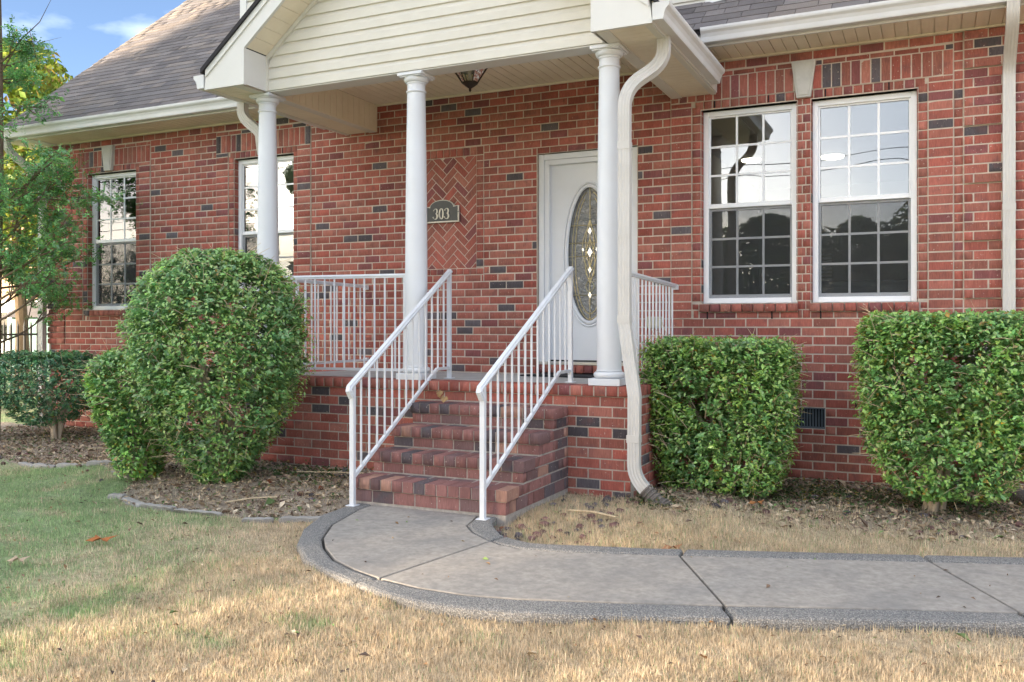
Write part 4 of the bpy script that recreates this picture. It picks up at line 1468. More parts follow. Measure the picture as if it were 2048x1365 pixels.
# steps
smb = MB()
for i, (y, z) in enumerate(STEP):
    smb.box(SX0 + .004, SX1 - .006, y + .005, (STEP[i + 1][0] + .0045 if i < 3 else FY - .001), z - .079, z - .0045)
    smb.box(SX0 + .006, SX1 - .008, y + .0185, (STEP[i + 1][0] + .018 if i < 3 else FY - .001), -0.1, z - .0795)
steps = smb.build('steps', M['lead'], porch)
def dusty(dark=0.16):
    u = rng.random()
    if u < dark:
        q = rng.uniform(.85, 1.2); return (0.095 * q, 0.078 * q, 0.084 * q)
    if u < dark + .22:
        q = rng.uniform(.8, 1.2); return (0.16 * q, 0.095 * q, 0.092 * q)
    if u < dark + .32:
        q = rng.uniform(.85, 1.1); return (0.36 * q, 0.20 * q, 0.15 * q)
    q = rng.uniform(0.75, 1.12); return (0.25 * q, 0.118 * q, 0.105 * q)
for i, (y, z) in enumerate(STEP):
    k = 14; st = (SX1 - SX0 + .03) / k
    for j in range(k):
        P_.add((SX0 - .015 + (j + .5) * st, y + .098, z - .040), (st - JT * .8, 0.20, 0.079), 0, 0, 4, dusty(0.2))
    # second row of headers at the back of the tread
    for j in range(7):
        st2 = (SX1 - SX0) / 7
        P_.add((SX0 + (j + .5) * st2, y + .245, z - .042), (st2 - JT, 0.085, 0.076), 0, 0, 4, dusty(0.2))
    zr0 = z - .082 - (0.095 if i == 0 else 0.078); zr1 = z - .082
    k = 7; st = (SX1 - SX0) / k; off = st / 2 if i % 2 else 0
    xs = [SX0] + [SX0 + off + q * st for q in range(0 if off else 1, k)] + [SX1]
    xs = sorted(set(round(v, 4) for v in xs))
    for a, b in zip(xs[:-1], xs[1:]):
        if b - a > .04:
            P_.add(((a + b) / 2, y + .014 + .03, (zr0 + zr1) / 2), (b - a - JT, .06, zr1 - zr0 - JT), 0, 0, rng.randrange(4), dusty(0.12))
    # right flank of the step up to the porch
    yb = FY - .004; ya = y + .0
    if True:
        yy = y + .012 + (.10 if i % 2 else 0)
        prev = y + .075
        row_z = [(zr0, zr1)] + ([(z - .082, z - .004)])
        for (q0, q1), offs in zip(row_z, (0.0, 0.1)):
            a = y + (.012 if q1 < z - .05 else .0)
            a = y + .076 if q1 < z - .05 else y + .20
            if q1 < z - .05: a = y + .076
            e = yb
            while a < e - .02:
                b = min(a + rng.choice((.10, .20, .20)), e)
                P_.add((SX1 - .031, (a + b) / 2, (q0 + q1) / 2), (b - a - JT, .06, q1 - q0 - JT), math.pi / 2, 0, rng.randrange(4), dusty(0.3))
                a = b
P_.emit(pbase, 300, hidden_porch)

# ------------------------------------------------------------------ columns
def column(x, y, zb_, zt, label):
    mb = MB(); r0, r1 = 0.098, 0.079
    s = []
    zs0 = zb_ + .055 + .055
    zs1 = zt - 0.028 - 0.05
    for i in range(15):
        t = i / 14
        e = 1 - 0.0 * t if t < .3 else 1 - ((t - .3) / .7) ** 1.6
        s.append((r1 + (r0 - r1) * (e if t >= .3 else 1.0), zs0 + (zs1 - zs0) * t))
    mb.lathe([(0.001, zs0 - .01)] + s + [(0.001, zs1 + .005)], x, y, 40)
    c = mb.build('column', M['white'], house, smooth=True)
    c['label'] = label
    mb = MB(); q = 0.130
    mb.box(x - q, x + q, y - q, y + q, zb_, zb_ + .055); mb.build('plinth', M['white'], c, bevel=0.004)
    mb = MB()
    prof = [(0.09, zb_ + .056)] + [(0.094 + .030 * math.cos(R(a)), zb_ + .056 + .026 + .026 * math.sin(R(a))) for a in range(-90, 91, 15)] + [(0.104, zb_ + .112), (0.099, zb_ + .124)]
    mb.lathe(prof, x, y, 40); mb.build('base_moulding', M['white'], c, smooth=True)
    mb = MB(); q = 0.122
    mb.box(x - q, x + q, y - q, y + q, zt - .026, zt - .001)
    mb.box(x - q + .012, x + q - .012, y - q + .012, y + q - .012, zt - .036, zt - .0262)
    mb.build('abacus', M['white'], c, bevel=0.003)
    mb = MB()
    prof = [(0.079, zt - .092), (0.086, zt - .088), (0.086, zt - .078)] + [(0.086 + .024 * math.sin(R(a)), zt - .076 + .038 * (1 - math.cos(R(a)))) for a in range(0, 91, 15)] + [(0.108, zt - .0365), (.02, zt - .0362)]
    mb.lathe(prof, x, y, 40); mb.build('capital', M['white'], c, smooth=True)
    mb = MB(); za = zt - .155
    prof = [(0.080, za - .012)] + [(0.080 + .011 * math.cos(R(a)), za + .010 * math.sin(R(a))) for a in range(-90, 91, 18)] + [(0.080, za + .012)]
    mb.lathe(prof, x, y, 40); mb.build('astragal', M['white'], c, smooth=True)
CY_ = -1.775
column(-5.755, CY_, FZ1 - .001, ZB - .0045, 'left porch column')
column(-4.090, CY_, FZ1 - .001, ZB - .001, 'middle porch column')
column(-2.305, CY_, FZ1 - .001, ZB - .0045, 'right porch column beside the downspout')

# ------------------------------------------------------------------ railings
def square_bar(mb, a, b, w, up=None):
    mb.sweep([a, b], [(-w / 2, -w / 2), (w / 2, -w / 2), (w / 2, w / 2), (-w / 2, w / 2)], up=up)
CAP = [(-.016, -.020), (.016, -.020), (.016, -.008), (.0235, -.004), (.0245, .006), (.020, .014), (.010, .016), (-.010, .016), (-.020, .014), (-.0245, .006), (-.0235, -.004), (-.016, -.008)]
def rail_run(name, loc, label, p0, p1, nb, zt0, zt1, zb0, zb1, posts=(), group='white metal porch railings', lower_break=None, curl=False, brackets=()):
    """p0,p1: plan ends; zt/zb: top and bottom rail heights at the ends"""
    t = empty(name, loc, label, 'railing', group)
    A = lambda f, za, zb_: (p0[0] + (p1[0] - p0[0]) * f, p0[1] + (p1[1] - p0[1]) * f, za + (zb_ - za) * f)
    d = Vector((p1[0] - p0[0], p1[1] - p0[1], 0)).normalized()
    side = Vector((-d.y, d.x, 0))
    mb = MB()
    a, b = Vector(A(0, zt0, zt1)), Vector(A(1, zt0, zt1))
    dd = (b - a).normalized()
    pts = [a - dd * .02, b + dd * .02]
    if curl:
        pts = [a - dd * .05 + Vector((0, 0, -.070)) + d * .030, a - dd * .062 + Vector((0, 0, -.012)), a - dd * .052] + [b + dd * .02]
    mb.sweep(pts, [(u, w) for u, w in CAP], up=(0, 0, 1) if not curl else (d.x, d.y, 0.4))
    mb.build('handrail', M['rail'], t, smooth=True)
    mb = MB()
    if lower_break is None:
        square_bar(mb, A(0, zb0, zb1), A(1, zb0, zb1), .024)
        lowz = lambda f: zb0 + (zb1 - zb0) * f
    else:
        fbk, zbk = lower_break
        square_bar(mb, A(0, zb0, zb0), (A(fbk, 0, 0)[0], A(fbk, 0, 0)[1], zbk), .024)
        square_bar(mb, (A(fbk, 0, 0)[0], A(fbk, 0, 0)[1], zbk), (A(1, 0, 0)[0], A(1, 0, 0)[1], zbk), .024)
        lowz = lambda f: zb0 + (zbk - zb0) * min(1, f / fbk)
    mb.build('bottom_rail', M['rail'], t)
    for i in range(nb):
        f = (i + 1) / (nb + 1)
        x, y, _ = A(f, 0, 0)
        mb = MB(); zt = zt0 + (zt1 - zt0) * f - .012; zb_ = lowz(f) - .004
        w = .0085
        mb.sweep([(x, y, zb_), (x, y, zt)], [(w * math.cos(R(45 * q + 22.5)), w * math.sin(R(45 * q + 22.5))) for q in range(8)], up=(d.x, d.y, 0))
        mb.build('baluster', M['rail'], t)
    for (f, zf, ztop) in posts:
        x, y, _ = A(f, 0, 0)
        mb = MB(); square_bar(mb, (x, y, zf), (x, y, ztop), .034, up=(d.x, d.y, 0))
        mb.build('post', M['rail'], t)
        mb = MB(); mb.box(x - .038, x + .038, y - .038, y + .038, zf + .0045, zf + .011); mb.build('base_plate', M['rail'], t, bevel=.002)
    for (f, z) in brackets:
        x, y, _ = A(f, 0, 0)
        mb = MB(); mb.box(x - .03, x + .03, y - .018, y + .018, z - .03, z + .012); mb.build('bracket', M['rail'], t, bevel=.003)
    return t
# stair rails
rail_run('stair_railing', (-3.80, -3.13, WZ), 'white metal handrail on the left of the steps', (-3.80, -3.13), (-3.93, -1.47), 13,
         1.055, 1.962, 0.372, 1.075, posts=((0, WZ - .004, 1.05), (1, FZ1 - .012, 1.955)), lower_break=(0.845, 1.098), curl=True, group=None)
rail_run('stair_railing', (-2.735, -3.13, WZ), 'white metal handrail on the right of the steps', (-2.735, -3.13), (-2.735, -1.52), 13,
         1.080, 1.950, 0.372, 1.075, posts=((0, WZ - .004, 1.075), (1, FZ1 - .012, 1.945)), lower_break=(0.845, 1.098), curl=True, group=None)
# porch rails
rail_run('porch_railing', (-4.9, -1.77, FZ1), 'white porch railing between the left and middle columns', (-5.64, -1.765), (-4.205, -1.765), 12,
         1.935, 1.925, 1.075, 1.085, posts=((1, 1.07, 1.92),), group=None)
rail_run('porch_railing', (-5.83, -0.9, FZ1), 'white side railing from the left column back to the wall', (-5.83, -1.66), (-5.83, -0.03), 14,
         1.945, 1.925, 1.085, 1.085, brackets=((1, 1.915), (1, 1.10)), group=None)
rail_run('porch_railing', (-2.20, -0.9, FZ1), 'white side railing from the right column back to the wall', (-2.235, -1.66), (-2.235, -0.03), 14,
         1.915, 1.865, 1.080, 1.075, brackets=((1, 1.855), (1, 1.09)), group=None)

# ------------------------------------------------------------------ downspouts
def spout_sect(w=.092, d=.068, ribs=4):
    pts = []
    def edge(a, b, k):
        for i in range(k):
            f0 = i / k; f1 = (i + .5) / k
            yield a + (b - a) * f0, 0.0
            yield a + (b - a) * (f0 + .25 / k * 1.0), 0.0
            yield a + (b - a) * f1, 0.0022
            yield a + (b - a) * (f0 + .75 / k), 0.0022
    for x, e in edge(-w / 2, w / 2, ribs): pts.append((x, -d / 2 + e))
    for x, e in edge(-d / 2, d / 2, 2): pts.append((w / 2 - e, x))
    for x, e in edge(w / 2, -w / 2, ribs): pts.append((x, d / 2 - e))
    for x, e in edge(d / 2, -d / 2, 2): pts.append((-w / 2 + e, x))
    return pts
def smooth_path(pts, n=6, r=.35):
    rr_ = r if isinstance(r, (list, tuple)) else [r] * len(pts)
    """round the corners of a polyline"""
    P = [Vector(p) for p in pts]; out = [P[0]]
    for i in range(1, len(P) - 1):
        a, b, c = P[i - 1], P[i], P[i + 1]
        r = rr_[min(i - 1, len(rr_) - 1)]
        la = min((a - b).length * .48, r); lc = min((c - b).length * .48, r)
        s, e = b + (a - b).normalized() * la, b + (c - b).normalized() * lc
        for k in range(n + 1):
            t = k / n
            out.append(s * (1 - t) ** 2 + b * 2 * t * (1 - t) + e * t ** 2)
    out.append(P[-1])
    return out
def downspout(pts, label, up, r=.14, bands=(), w=.092, d=.068):
    mb = MB(); mb.sweep(smooth_path(pts, 7, r), spout_sect(w, d), up=up)
    o = mb.build('downspout', M['spout'], house)
    o['label'] = label
    for (p, dirv) in bands:
        mb = MB(); p = Vector(p); dv = Vector(dirv).normalized() * .028
        mb.sweep([p - dv, p + dv], [(-w / 2 - .003, -d / 2 - .003), (w / 2 + .003, -d / 2 - .003), (w / 2 + .003, d / 2 + .003), (-w / 2 - .003, d / 2 + .003)], up=up)
        mb.build('joint_band', M['spout'], o)
    return o
def corrugated(path, r, label):
    P = smooth_path(path, 8, .2)
    # resample evenly
    pts = []; 
    for a, b in zip(P[:-1], P[1:]):
        k = max(1, int((b - a).length / .0055))
        for i in range(k): pts.append(a + (b - a) * (i / k))
    pts.append(P[-1])
    rad = [1.0 + .10 * (1 if (i % 5) in (0, 1, 2) else -0.6) for i in range(len(pts))]
    mb = MB(); mb.tube(pts, r, 18, radii=rad)
    o = mb.build('drain_pipe', M['pipe'], None, smooth=False)
    tag(o, label, 'pipe')
# right porch downspout
DS = downspout([(-1.855, -1.80, 3.705), (-1.855, -1.80, 3.50), (-2.125, -1.935, 3.30), (-2.125, -1.935, 1.50), (-2.030, -1.985, 0.95), (-2.035, -1.985, 0.34), (-1.90, -2.00, 0.20)],
               'downspout curving in front of the right column', (0, -1, 0), [.15, .15, .02, .02, .10],
               bands=(((-2.125, -1.935, 2.86), (0, 0, 1)), ((-2.125, -1.935, 1.53), (0, 0, 1)), ((-2.035, -1.985, 0.62), (0, 0, 1))))
corrugated([(-1.945, -2.00, 0.235), (-1.86, -2.01, 0.165), (-1.74, -2.03, 0.10)], .060, 'brown corrugated drain pipe at the porch downspout foot')
# left porch downspout, behind the left column
downspout([(-6.205, -1.62, 3.705), (-6.205, -1.62, 3.55), (-5.95, -1.60, 3.36), (-5.95, -1.60, 0.15)],
          'downspout behind the left porch column', (0, -1, 0), .13, bands=(((-5.95, -1.60, 2.62), (0, 0, 1)),))
# far right downspout on the wall
downspout([(0.587, -0.50, 4.03), (0.587, -0.46, 3.90), (0.587, -0.085, 3.62), (0.587, -0.072, 3.45), (0.587, -0.072, 0.34)],
          'downspout on the wall right of the paired windows', (0, -1, 0), .14, bands=(((0.587, -0.072, 2.46), (0, 0, 1)),))
corrugated([(0.587, -0.075, 0.37), (0.587, -0.085, 0.20), (0.60, -0.28, 0.12), (0.72, -0.62, 0.10)], .066, 'grey corrugated drain pipe at the right downspout foot')
# left corner downspout
downspout([(-11.40, -0.50, 4.03), (-11.40, -0.46, 3.86), (-11.22, -0.12, 3.55), (-11.215, -0.085, 3.35), (-11.215, -0.085, 0.12)],
          'downspout at the left house corner', (0, -1, 0), .15)

# ------------------------------------------------------------------ small fittings
# crawl-space vent
x0, x1, z0, z1 = VENT
mb = MB(); f = .012
mb.box(x0, x0 + f, .006, .07, z0, z1); mb.box(x1 - f, x1, .006, .07, z0, z1); mb.box(x0 + f, x1 - f, .006, .07, z0, z0 + f); mb.box(x0 + f, x1 - f, .006, .07, z1 - f, z1)
vent = mb.build('foundation_vent', M['ventgrey'], None); tag(vent, 'grey louvred foundation vent low in the brick wall', 'vent')
mb = MB(); mb.box(x0 + f, x1 - f, .055, .068, z0 + f, z1 - f); mb.build('vent_back', M['ventdark'], vent)
k = 15; st = (x1 - x0 - 2 * f) / k
for i in range(k):
    a = x0 + f + i * st
    mb = MB(); mb.hexa([(a, .018, z0 + f), (a + st * .55, .03, z0 + f), (a + st * .55, .034, z0 + f), (a, .022, z0 + f), (a, .018, z1 - f), (a + st * .55, .03, z1 - f), (a + st * .55, .034, z1 - f), (a, .022, z1 - f)])
    mb.build('slat', M['ventgrey'], vent)
# outlet cover on the wall behind the side railing
mb = MB(); mb.box(-2.53, -2.365, -.035, -.003, 1.452, 1.566)
oc = mb.build('outlet_cover', M['tanbox'], None, bevel=.006); tag(oc, 'small tan outlet cover on the wall behind the right railing', 'outlet cover')
mb = MB(); mb.box(-2.52, -2.375, -.041, -.0355, 1.462, 1.556); mb.build('lid', M['tanbox'], oc, bevel=.003)
# door mat
mb = MB(); mb.hexa([(-3.62, -.62, FZ0 + .016), (-2.72, -.62, FZ0 + .016), (-2.72, -.12, FZ0 + .006), (-3.62, -.12, FZ0 + .006), (-3.62, -.62, FZ0 + .030), (-2.72, -.62, FZ0 + .030), (-2.72, -.12, FZ0 + .020), (-3.62, -.12, FZ0 + .020)])
tag(mb.build('door_mat', M['rubber'], None, bevel=.004), 'dark rubber door mat in front of the front door', 'door mat')
# porch ceiling lantern
def lantern(x, y):
    zt = 3.985
    t = empty('ceiling_lantern', (x, y, zt), 'bronze glass-sided lantern fixed to the porch ceiling', 'lantern')
    mb = MB(); mb.lathe([(.001, zt - .001), (.075, zt - .001), (.075, zt - .014), (.05, zt - .024), (.001, zt - .024)], x, y, 24); mb.build('canopy', M['bronze'], t, smooth=True)
    ra, rb, za, zb_ = .165, .075, zt - .03, zt - .165
    n = 6
    P = lambda r, z, i: (x + r * math.cos(2 * math.pi * (i + .25) / n), y + r * math.sin(2 * math.pi * (i + .25) / n), z)
    mb = MB()
    for i in range(n):
        mb.tube([P(ra, za, i), P(rb, zb_, i)], .006, 6); mb.tube([P(ra, za, i), P(ra, za, i + 1)], .009, 6); mb.tube([P(rb, zb_, i), P(rb, zb_, i + 1)], .006, 6)
    mb.build('frame', M['bronze'], t)
    mb = MB(); mb.add([P(ra, za, i) for i in range(n)] + [P(ra, za + .012, i) for i in range(n)], [tuple(range(n)), tuple(range(n, 2 * n))[::-1]] + [(i, n + i, n + (i + 1) % n, (i + 1) % n) for i in range(n)])
    mb.build('roof_plate', M['bronze'], t)
    for i in range(n):
        mb = MB(); mb.add([P(ra - .004, za, i), P(ra - .004, za, i + 1), P(rb - .003, zb_, i + 1), P(rb - .003, zb_, i)], [(0, 1, 2, 3)]); mb.build('glass_panel', M['lampglass'], t)
    mb = MB(); mb.lathe([(rb + .004, zb_ + .004), (rb, zb_ - .006), (.045, zb_ - .03), (.016, zb_ - .05), (.010, zb_ - .058), (.014, zb_ - .066), (.010, zb_ - .076), (.001, zb_ - .088)], x, y, 18)
    mb.build('finial', M['bronze'], t, smooth=True)
    mb = MB(); mb.lathe([(.001, za), (.014, za), (.014, za - .07), (.02, za - .08), (.024, za - .10), (.014, za - .122), (.001, za - .125)], x, y, 14); mb.build('bulb', M['white'], t, smooth=True)
lantern(-4.02, -0.90)

# house-number plaque
def plaque():
    cx, cz = -4.835, 2.712
    t = empty('number_plaque', (cx, 0, cz), 'dark arched house number plaque reading 303 with pewter rim', 'plaque')
    hw, hh = .215, .108
    def outline(m):
        P = [(-hw + m, -hh + m), (hw - m, -hh + m), (hw - m, hh - .035 - m * .4)]
        P += [(hw - .055 - m, hh - .035 - m)]
        for i in range(15):
            a = R(12 + i * 156 / 14)
            P.append(((hw - .060 - m * .6) * math.cos(a), hh - .05 + (.085 - m * .6) * math.sin(a)))
        P += [(-hw + .055 + m, hh - .035 - m), (-hw + m, hh - .035 - m * .4)]
        return [(cx + a, cz + b) for a, b in P]
    mb = MB(); mb.prism(outline(0), -.030, -.009, 'y'); mb.build('rim', M['pewter'], t, bevel=.003)
    mb = MB(); mb.prism(outline(.016), -.0325, -.0302, 'y'); mb.build('face', M['plaque'], t)
    # digits as strokes of varying width
    def stroke(path, widths, y0, y1, mb):
        n = len(path); V = []
        for i in range(n):
            a = Vector(path[max(0, i - 1)]); b = Vector(path[min(n - 1, i + 1)])
            d = (b - a).normalized(); nn = Vector((-d.y, d.x)); w = widths[i] / 2
            p = Vector(path[i])
            V += [(p.x + nn.x * w, p.y + nn.y * w), (p.x - nn.x * w, p.y - nn.y * w)]
        VV = [(v[0], y0, v[1]) for v in V] + [(v[0], y1, v[1]) for v in V]
        o = len(V); F = []
        for i in range(n - 1):
            a, b, c, d = 2 * i, 2 * i + 1, 2 * i + 3, 2 * i + 2
            F += [(a, b, c, d), (a + o, d + o, c + o, b + o), (a, d, d + o, a + o), (b, b + o, c + o, c)]
        mb.add(VV, F)
    h = .112; w = .056
    for ch, ox in (('3', -.070), ('0', 0.0), ('3', .070)):
        mb = MB(); bx, bz = cx + ox, cz - .012
        if ch == '0':
            path = []; wd = []
            for i in range(37):
                a = 2 * math.pi * i / 36
                path.append((bx + (w / 2 - .006) * math.cos(a), bz + (h / 2) * math.sin(a))); wd.append(.008 + .011 * abs(math.cos(a)))
            stroke(path, wd, -.041, -.0328, mb)
        else:
            path = []; wd = []
            for i in range(15):
                a = R(160 - i * 235 / 14); path.append((bx - .004 + .022 * math.cos(a), bz + h * .27 + h * .235 * math.sin(a))); wd.append(.006 + .012 * max(0, math.cos(a)))
            for i in range(17):
                a = R(80 - i * 240 / 16); path.append((bx - .006 + .027 * math.cos(a), bz - h * .23 + h * .27 * math.sin(a))); wd.append(.006 + .014 * max(0, math.cos(a)))
            stroke(path, wd, -.041, -.0328, mb)
            for (px, pz) in (path[0], path[-1]):
                mb.prism([(px + .0075 * math.cos(2 * math.pi * k / 10), pz + .0075 * math.sin(2 * math.pi * k / 10)) for k in range(10)], -.0412, -.0327, 'y')
        mb.build('digit', M['pewter'], t)
    mb = MB(); 
    for sx in (-1, 1):
        q = cx + sx * (hw - .008); mb.prism([(q + .005 * math.cos(2 * math.pi * k / 10), cz + .005 * math.sin(2 * math.pi * k / 10)) for k in range(10)], -.034, -.029, 'y')
    mb.build('screw', M['iron'], t)
plaque()

# ================================================================== LANDSCAPE
def rot_basis(n):
    """random tangent frame for normals n (N,3)"""
    r = nrg.normal(size=n.shape)
    t = np.cross(n, r); t /= np.linalg.norm(t, axis=1, keepdims=True) + 1e-9
    b = np.cross(n, t)
    return t, b

def leaves(name, P, Nn, size, col, m, parent, aspect=.55, fold=.22, kind='stuff', droop=None, tan=None):
    N = len(P)
    Nn = Nn / (np.linalg.norm(Nn, axis=1, keepdims=True) + 1e-9)
    t, b = rot_basis(Nn)
    if tan is not None:
        t = tan - Nn * (tan * Nn).sum(1, keepdims=True); t /= np.linalg.norm(t, axis=1, keepdims=True) + 1e-9; b = np.cross(Nn, t)
    if droop is not None:
        t = t + np.array(droop); t /= np.linalg.norm(t, axis=1, keepdims=True); b = np.cross(Nn, t); b /= np.linalg.norm(b, axis=1, keepdims=True) + 1e-9
    s = size[:, None]
    base = P - t * s * .5; tip = P + t * s * .5 - Nn * s * .06
    mid = P - t * s * .05
    Lf = mid + b * s * aspect * .5 + Nn * s * fold * .5; Rt = mid - b * s * aspect * .5 + Nn * s * fold * .5
    V = np.stack([base, Rt, tip, Lf], 1).reshape(-1, 3)
    i = np.arange(N)[:, None] * 4
    F = np.concatenate([i + np.array([[0, 1, 2]]), i + np.array([[0, 2, 3]])], 0)
    C = np.repeat(col, 4, axis=0)
    o = np_mesh(name, V, F, m, parent, C, 'lcol')
    if kind: o['kind'] = kind
    return o

def leaf_cols(N, base, var=.25, yellow=.03, shine=None):
    base = np.array(base)
    k = nrg.uniform(1 - var, 1 + var, (N, 1)); h = nrg.uniform(.8, 1.25, (N, 1))
    c = base * k; c[:, :1] *= h
    y = nrg.random(N) < yellow
    c[y] = np.array([.34, .24, .05]) * nrg.uniform(.7, 1.1, (y.sum(), 1))
    return c

def sprigs(Pc, Nc, col, lsize, yellow, seed, per=8, ln=.075):
    """turn sprig roots into small shoots of alternate leaves"""
    n = len(Pc)
    Nc = Nc / np.linalg.norm(Nc, axis=1, keepdims=True)
    D = Nc * .8 + np.array([0, 0, .45]) + nrg.normal(0, .55, (n, 3)); D /= np.linalg.norm(D, axis=1, keepdims=True)
    t, b = rot_basis(D)
    tone = np.exp(nrg.normal(0, .26, n))
    pale = np.array([mnoise.noise((q[0] * 3.3 + seed, q[1] * 3.3, q[2] * 3.3)) for q in Pc])
    hue = np.clip(.5 + 1.3 * pale, 0, 1)
    P = []; Nn = []; T = []; C = []
    for k in range(per):
        f = (k + .3) / per
        a = k * 2.4 + nrg.normal(0, .4, n)
        side = t * np.cos(a)[:, None] + b * np.sin(a)[:, None]
        L = ln * nrg.uniform(.7, 1.2, n)
        P.append(Pc + D * (f * L - ln * .5)[:, None] + side * (lsize * .42))
        T.append(side + D * (.35 + .9 * f) + nrg.normal(0, .2, (n, 3)))
        Nn.append(D * .8 - side * .35 + np.array([0, 0, .55]) + nrg.normal(0, .35, (n, 3)))
        c = leaf_cols(n, col, .2, yellow)
        young = np.clip((f - .35) * 1.6, 0, 1) * hue
        c = c * tone[:, None] * (1 + young[:, None] * np.array([.95, .55, -.1]))
        C.append(c)
    return np.concatenate(P), np.concatenate(Nn), np.concatenate(T), np.concatenate(C)

def bush(name, label, cx, cy, z0, z1, a, b, prof, N, lsize, col, seed, p=2.5, stems=9, base=None, bare=.12, yellow=.02, twigs=130, tilt=0.0, group='clipped evergreen shrubs', stem_r=.016, spread=.75, open_below=.25):
    t = empty(name, (base[0] if base else cx, base[1] if base else cy, float(gz(cx, cy))), label, 'shrub', group)
    pt = np.array([q[0] for q in prof]); pr = np.array([q[1] for q in prof])
    fr = lambda u: np.interp(u, pt, pr)
    N = N // 8
    n_top = int(N * .24); n_side = N - n_top
    u = nrg.random(n_side); th = nrg.random(n_side) * 2 * np.pi
    ce = lambda w: np.sign(np.cos(w)) * np.abs(np.cos(w)) ** (2 / p); se = lambda w: np.sign(np.sin(w)) * np.abs(np.sin(w)) ** (2 / p)
    tb = np.linspace(0, 2 * np.pi, 4001); arc = np.concatenate([[0], np.cumsum(np.hypot(np.diff(a * ce(tb)), np.diff(b * se(tb))))])
    th = np.interp(nrg.random(n_side) * arc[-1], arc, tb)
    dep = np.abs(nrg.normal(0, .085, n_side)) + nrg.random(n_side) ** 3 * .25
    lump = np.array([mnoise.noise((math.cos(w) * 2.6 + seed, math.sin(w) * 2.6, q * 4.2)) for w, q in zip(th, u)])
    fine = np.array([mnoise.noise((math.cos(w) * 7 + seed, math.sin(w) * 7 + 5, q * 11)) for w, q in zip(th, u)])
    rr = fr(u) * (1 + .125 * lump + .085 * fine) * (1 - dep)
    keep = fine + .5 * lump > -.36 + bare - nrg.random(n_side) * .3
    keep &= (u > open_below) | (nrg.random(n_side) < .42)
    X = cx + a * rr * ce(th) + tilt * (u - .5); Y = cy + b * rr * se(th); Z = z0 + (z1 - z0) * (u + .01 * lump)
    nor = np.stack([np.cos(th), np.sin(th), .35 + .9 * (u - .4)], 1)
    P1 = np.stack([X, Y, Z], 1)[keep]; n1 = nor[keep]
    ut = np.sqrt(nrg.random(n_top)); tt = nrg.random(n_top) * 2 * np.pi
    rt = fr(np.array([.97])) [0]
    lt = np.array([mnoise.noise((math.cos(w) * q * 4 + seed, math.sin(w) * q * 4, 3.3)) for w, q in zip(tt, ut)])
    Zt = z1 - (.02 + .05 * np.abs(nrg.normal(size=n_top))) + .035 * lt - (z1 - z0) * .05 * ut ** 4
    P2 = np.stack([cx + tilt * .5 + a * rt * ut * ce(tt), cy + b * rt * ut * se(tt), Zt], 1)
    n2 = np.stack([np.cos(tt) * ut * .5, np.sin(tt) * ut * .5, np.ones(n_top)], 1)
    Pc = np.concatenate([P1, P2]); Nc = np.concatenate([n1, n2])
    P, Nn, T, C = sprigs(Pc, Nc, col, lsize, yellow, seed)
    dead = nrg.random(len(P)) < .012
    C[dead] = np.array([.30, .19, .10]) * nrg.uniform(.6, 1.3, (dead.sum(), 1))
    leaves('foliage', P, Nn, np.clip(np.exp(nrg.normal(-.08, .30, len(P))), .4, 1.6) * lsize, C, M['leaf'], t, .58, .3, tan=T)
    # shoots standing out of the clipped surface
    ns = N // 2
    us = nrg.random(ns); ts = nrg.random(ns) * 2 * np.pi; rs = fr(us) * (1.0 + .13 * nrg.random(ns) ** 2)
    P3 = np.stack([cx + a * rs * ce(ts), cy + b * rs * se(ts), z0 + (z1 - z0) * us + .02], 1)
    leaves('shoots', P3, np.stack([np.cos(ts), np.sin(ts), np.ones(ns)], 1) + nrg.normal(0, .5, (ns, 3)), nrg.uniform(.7, 1.1, ns) * lsize, leaf_cols(ns, np.array(col) * np.array([1.5, 1.35, .9]), .3, yellow * 2), M['leaf'], t)
    # stems and twigs
    mb = MB(); r2 = random.Random(seed)
    bx, by = base if base else (cx, cy)
    zg = float(gz(bx, by)) - .03
    for i in range(stems):
        an = 2 * math.pi * (i + r2.random()) / stems
        e = Vector((cx + a * spread * math.cos(an) * r2.uniform(.5, 1), cy + b * spread * math.sin(an) * r2.uniform(.5, 1), z0 + (z1 - z0) * r2.uniform(.45, .85)))
        s = Vector((bx + .05 * math.cos(an), by + .05 * math.sin(an), zg))
        pts = []
        for k in range(7):
            f = k / 6
            q = s.lerp(e, f); q.x -= (e.x - s.x) * .35 * math.sin(math.pi * f) * .8; q.y -= (e.y - s.y) * .35 * math.sin(math.pi * f) * .8
            q += Vector((r2.uniform(-.02, .02), r2.uniform(-.02, .02), 0)); pts.append(q)
        mb.tube(pts, stem_r * r2.uniform(.7, 1.3), 6, radii=[1 - .75 * k / 6 for k in range(7)])
    st = mb.build('stem', M['barkpale'], t, smooth=True)
    mb = MB()
    for i in range(int(twigs * 1.7)):
        u_ = r2.random(); an = r2.random() * 2 * math.pi
        r_ = float(fr(u_)) * r2.uniform(.82, 1.0)
        p0 = Vector((cx + a * r_ * float(ce(np.array(an))), cy + b * r_ * float(se(np.array(an))), z0 + (z1 - z0) * u_))
        d_ = Vector((math.cos(an), math.sin(an), r2.uniform(-.2, 1.2))) + Vector((r2.uniform(-.9, .9), r2.uniform(-.9, .9), r2.uniform(-.5, .5)))
        d_.normalize(); l_ = r2.uniform(.06, .22)
        mb.tube([p0, p0 + d_ * l_ * .5 + Vector((0, 0, .006)), p0 + d_ * l_], r2.uniform(.0016, .0036), 3, radii=[1, .9, .5])
    mb.build('twigs', M['twig'], t)['kind'] = 'stuff'
    return t

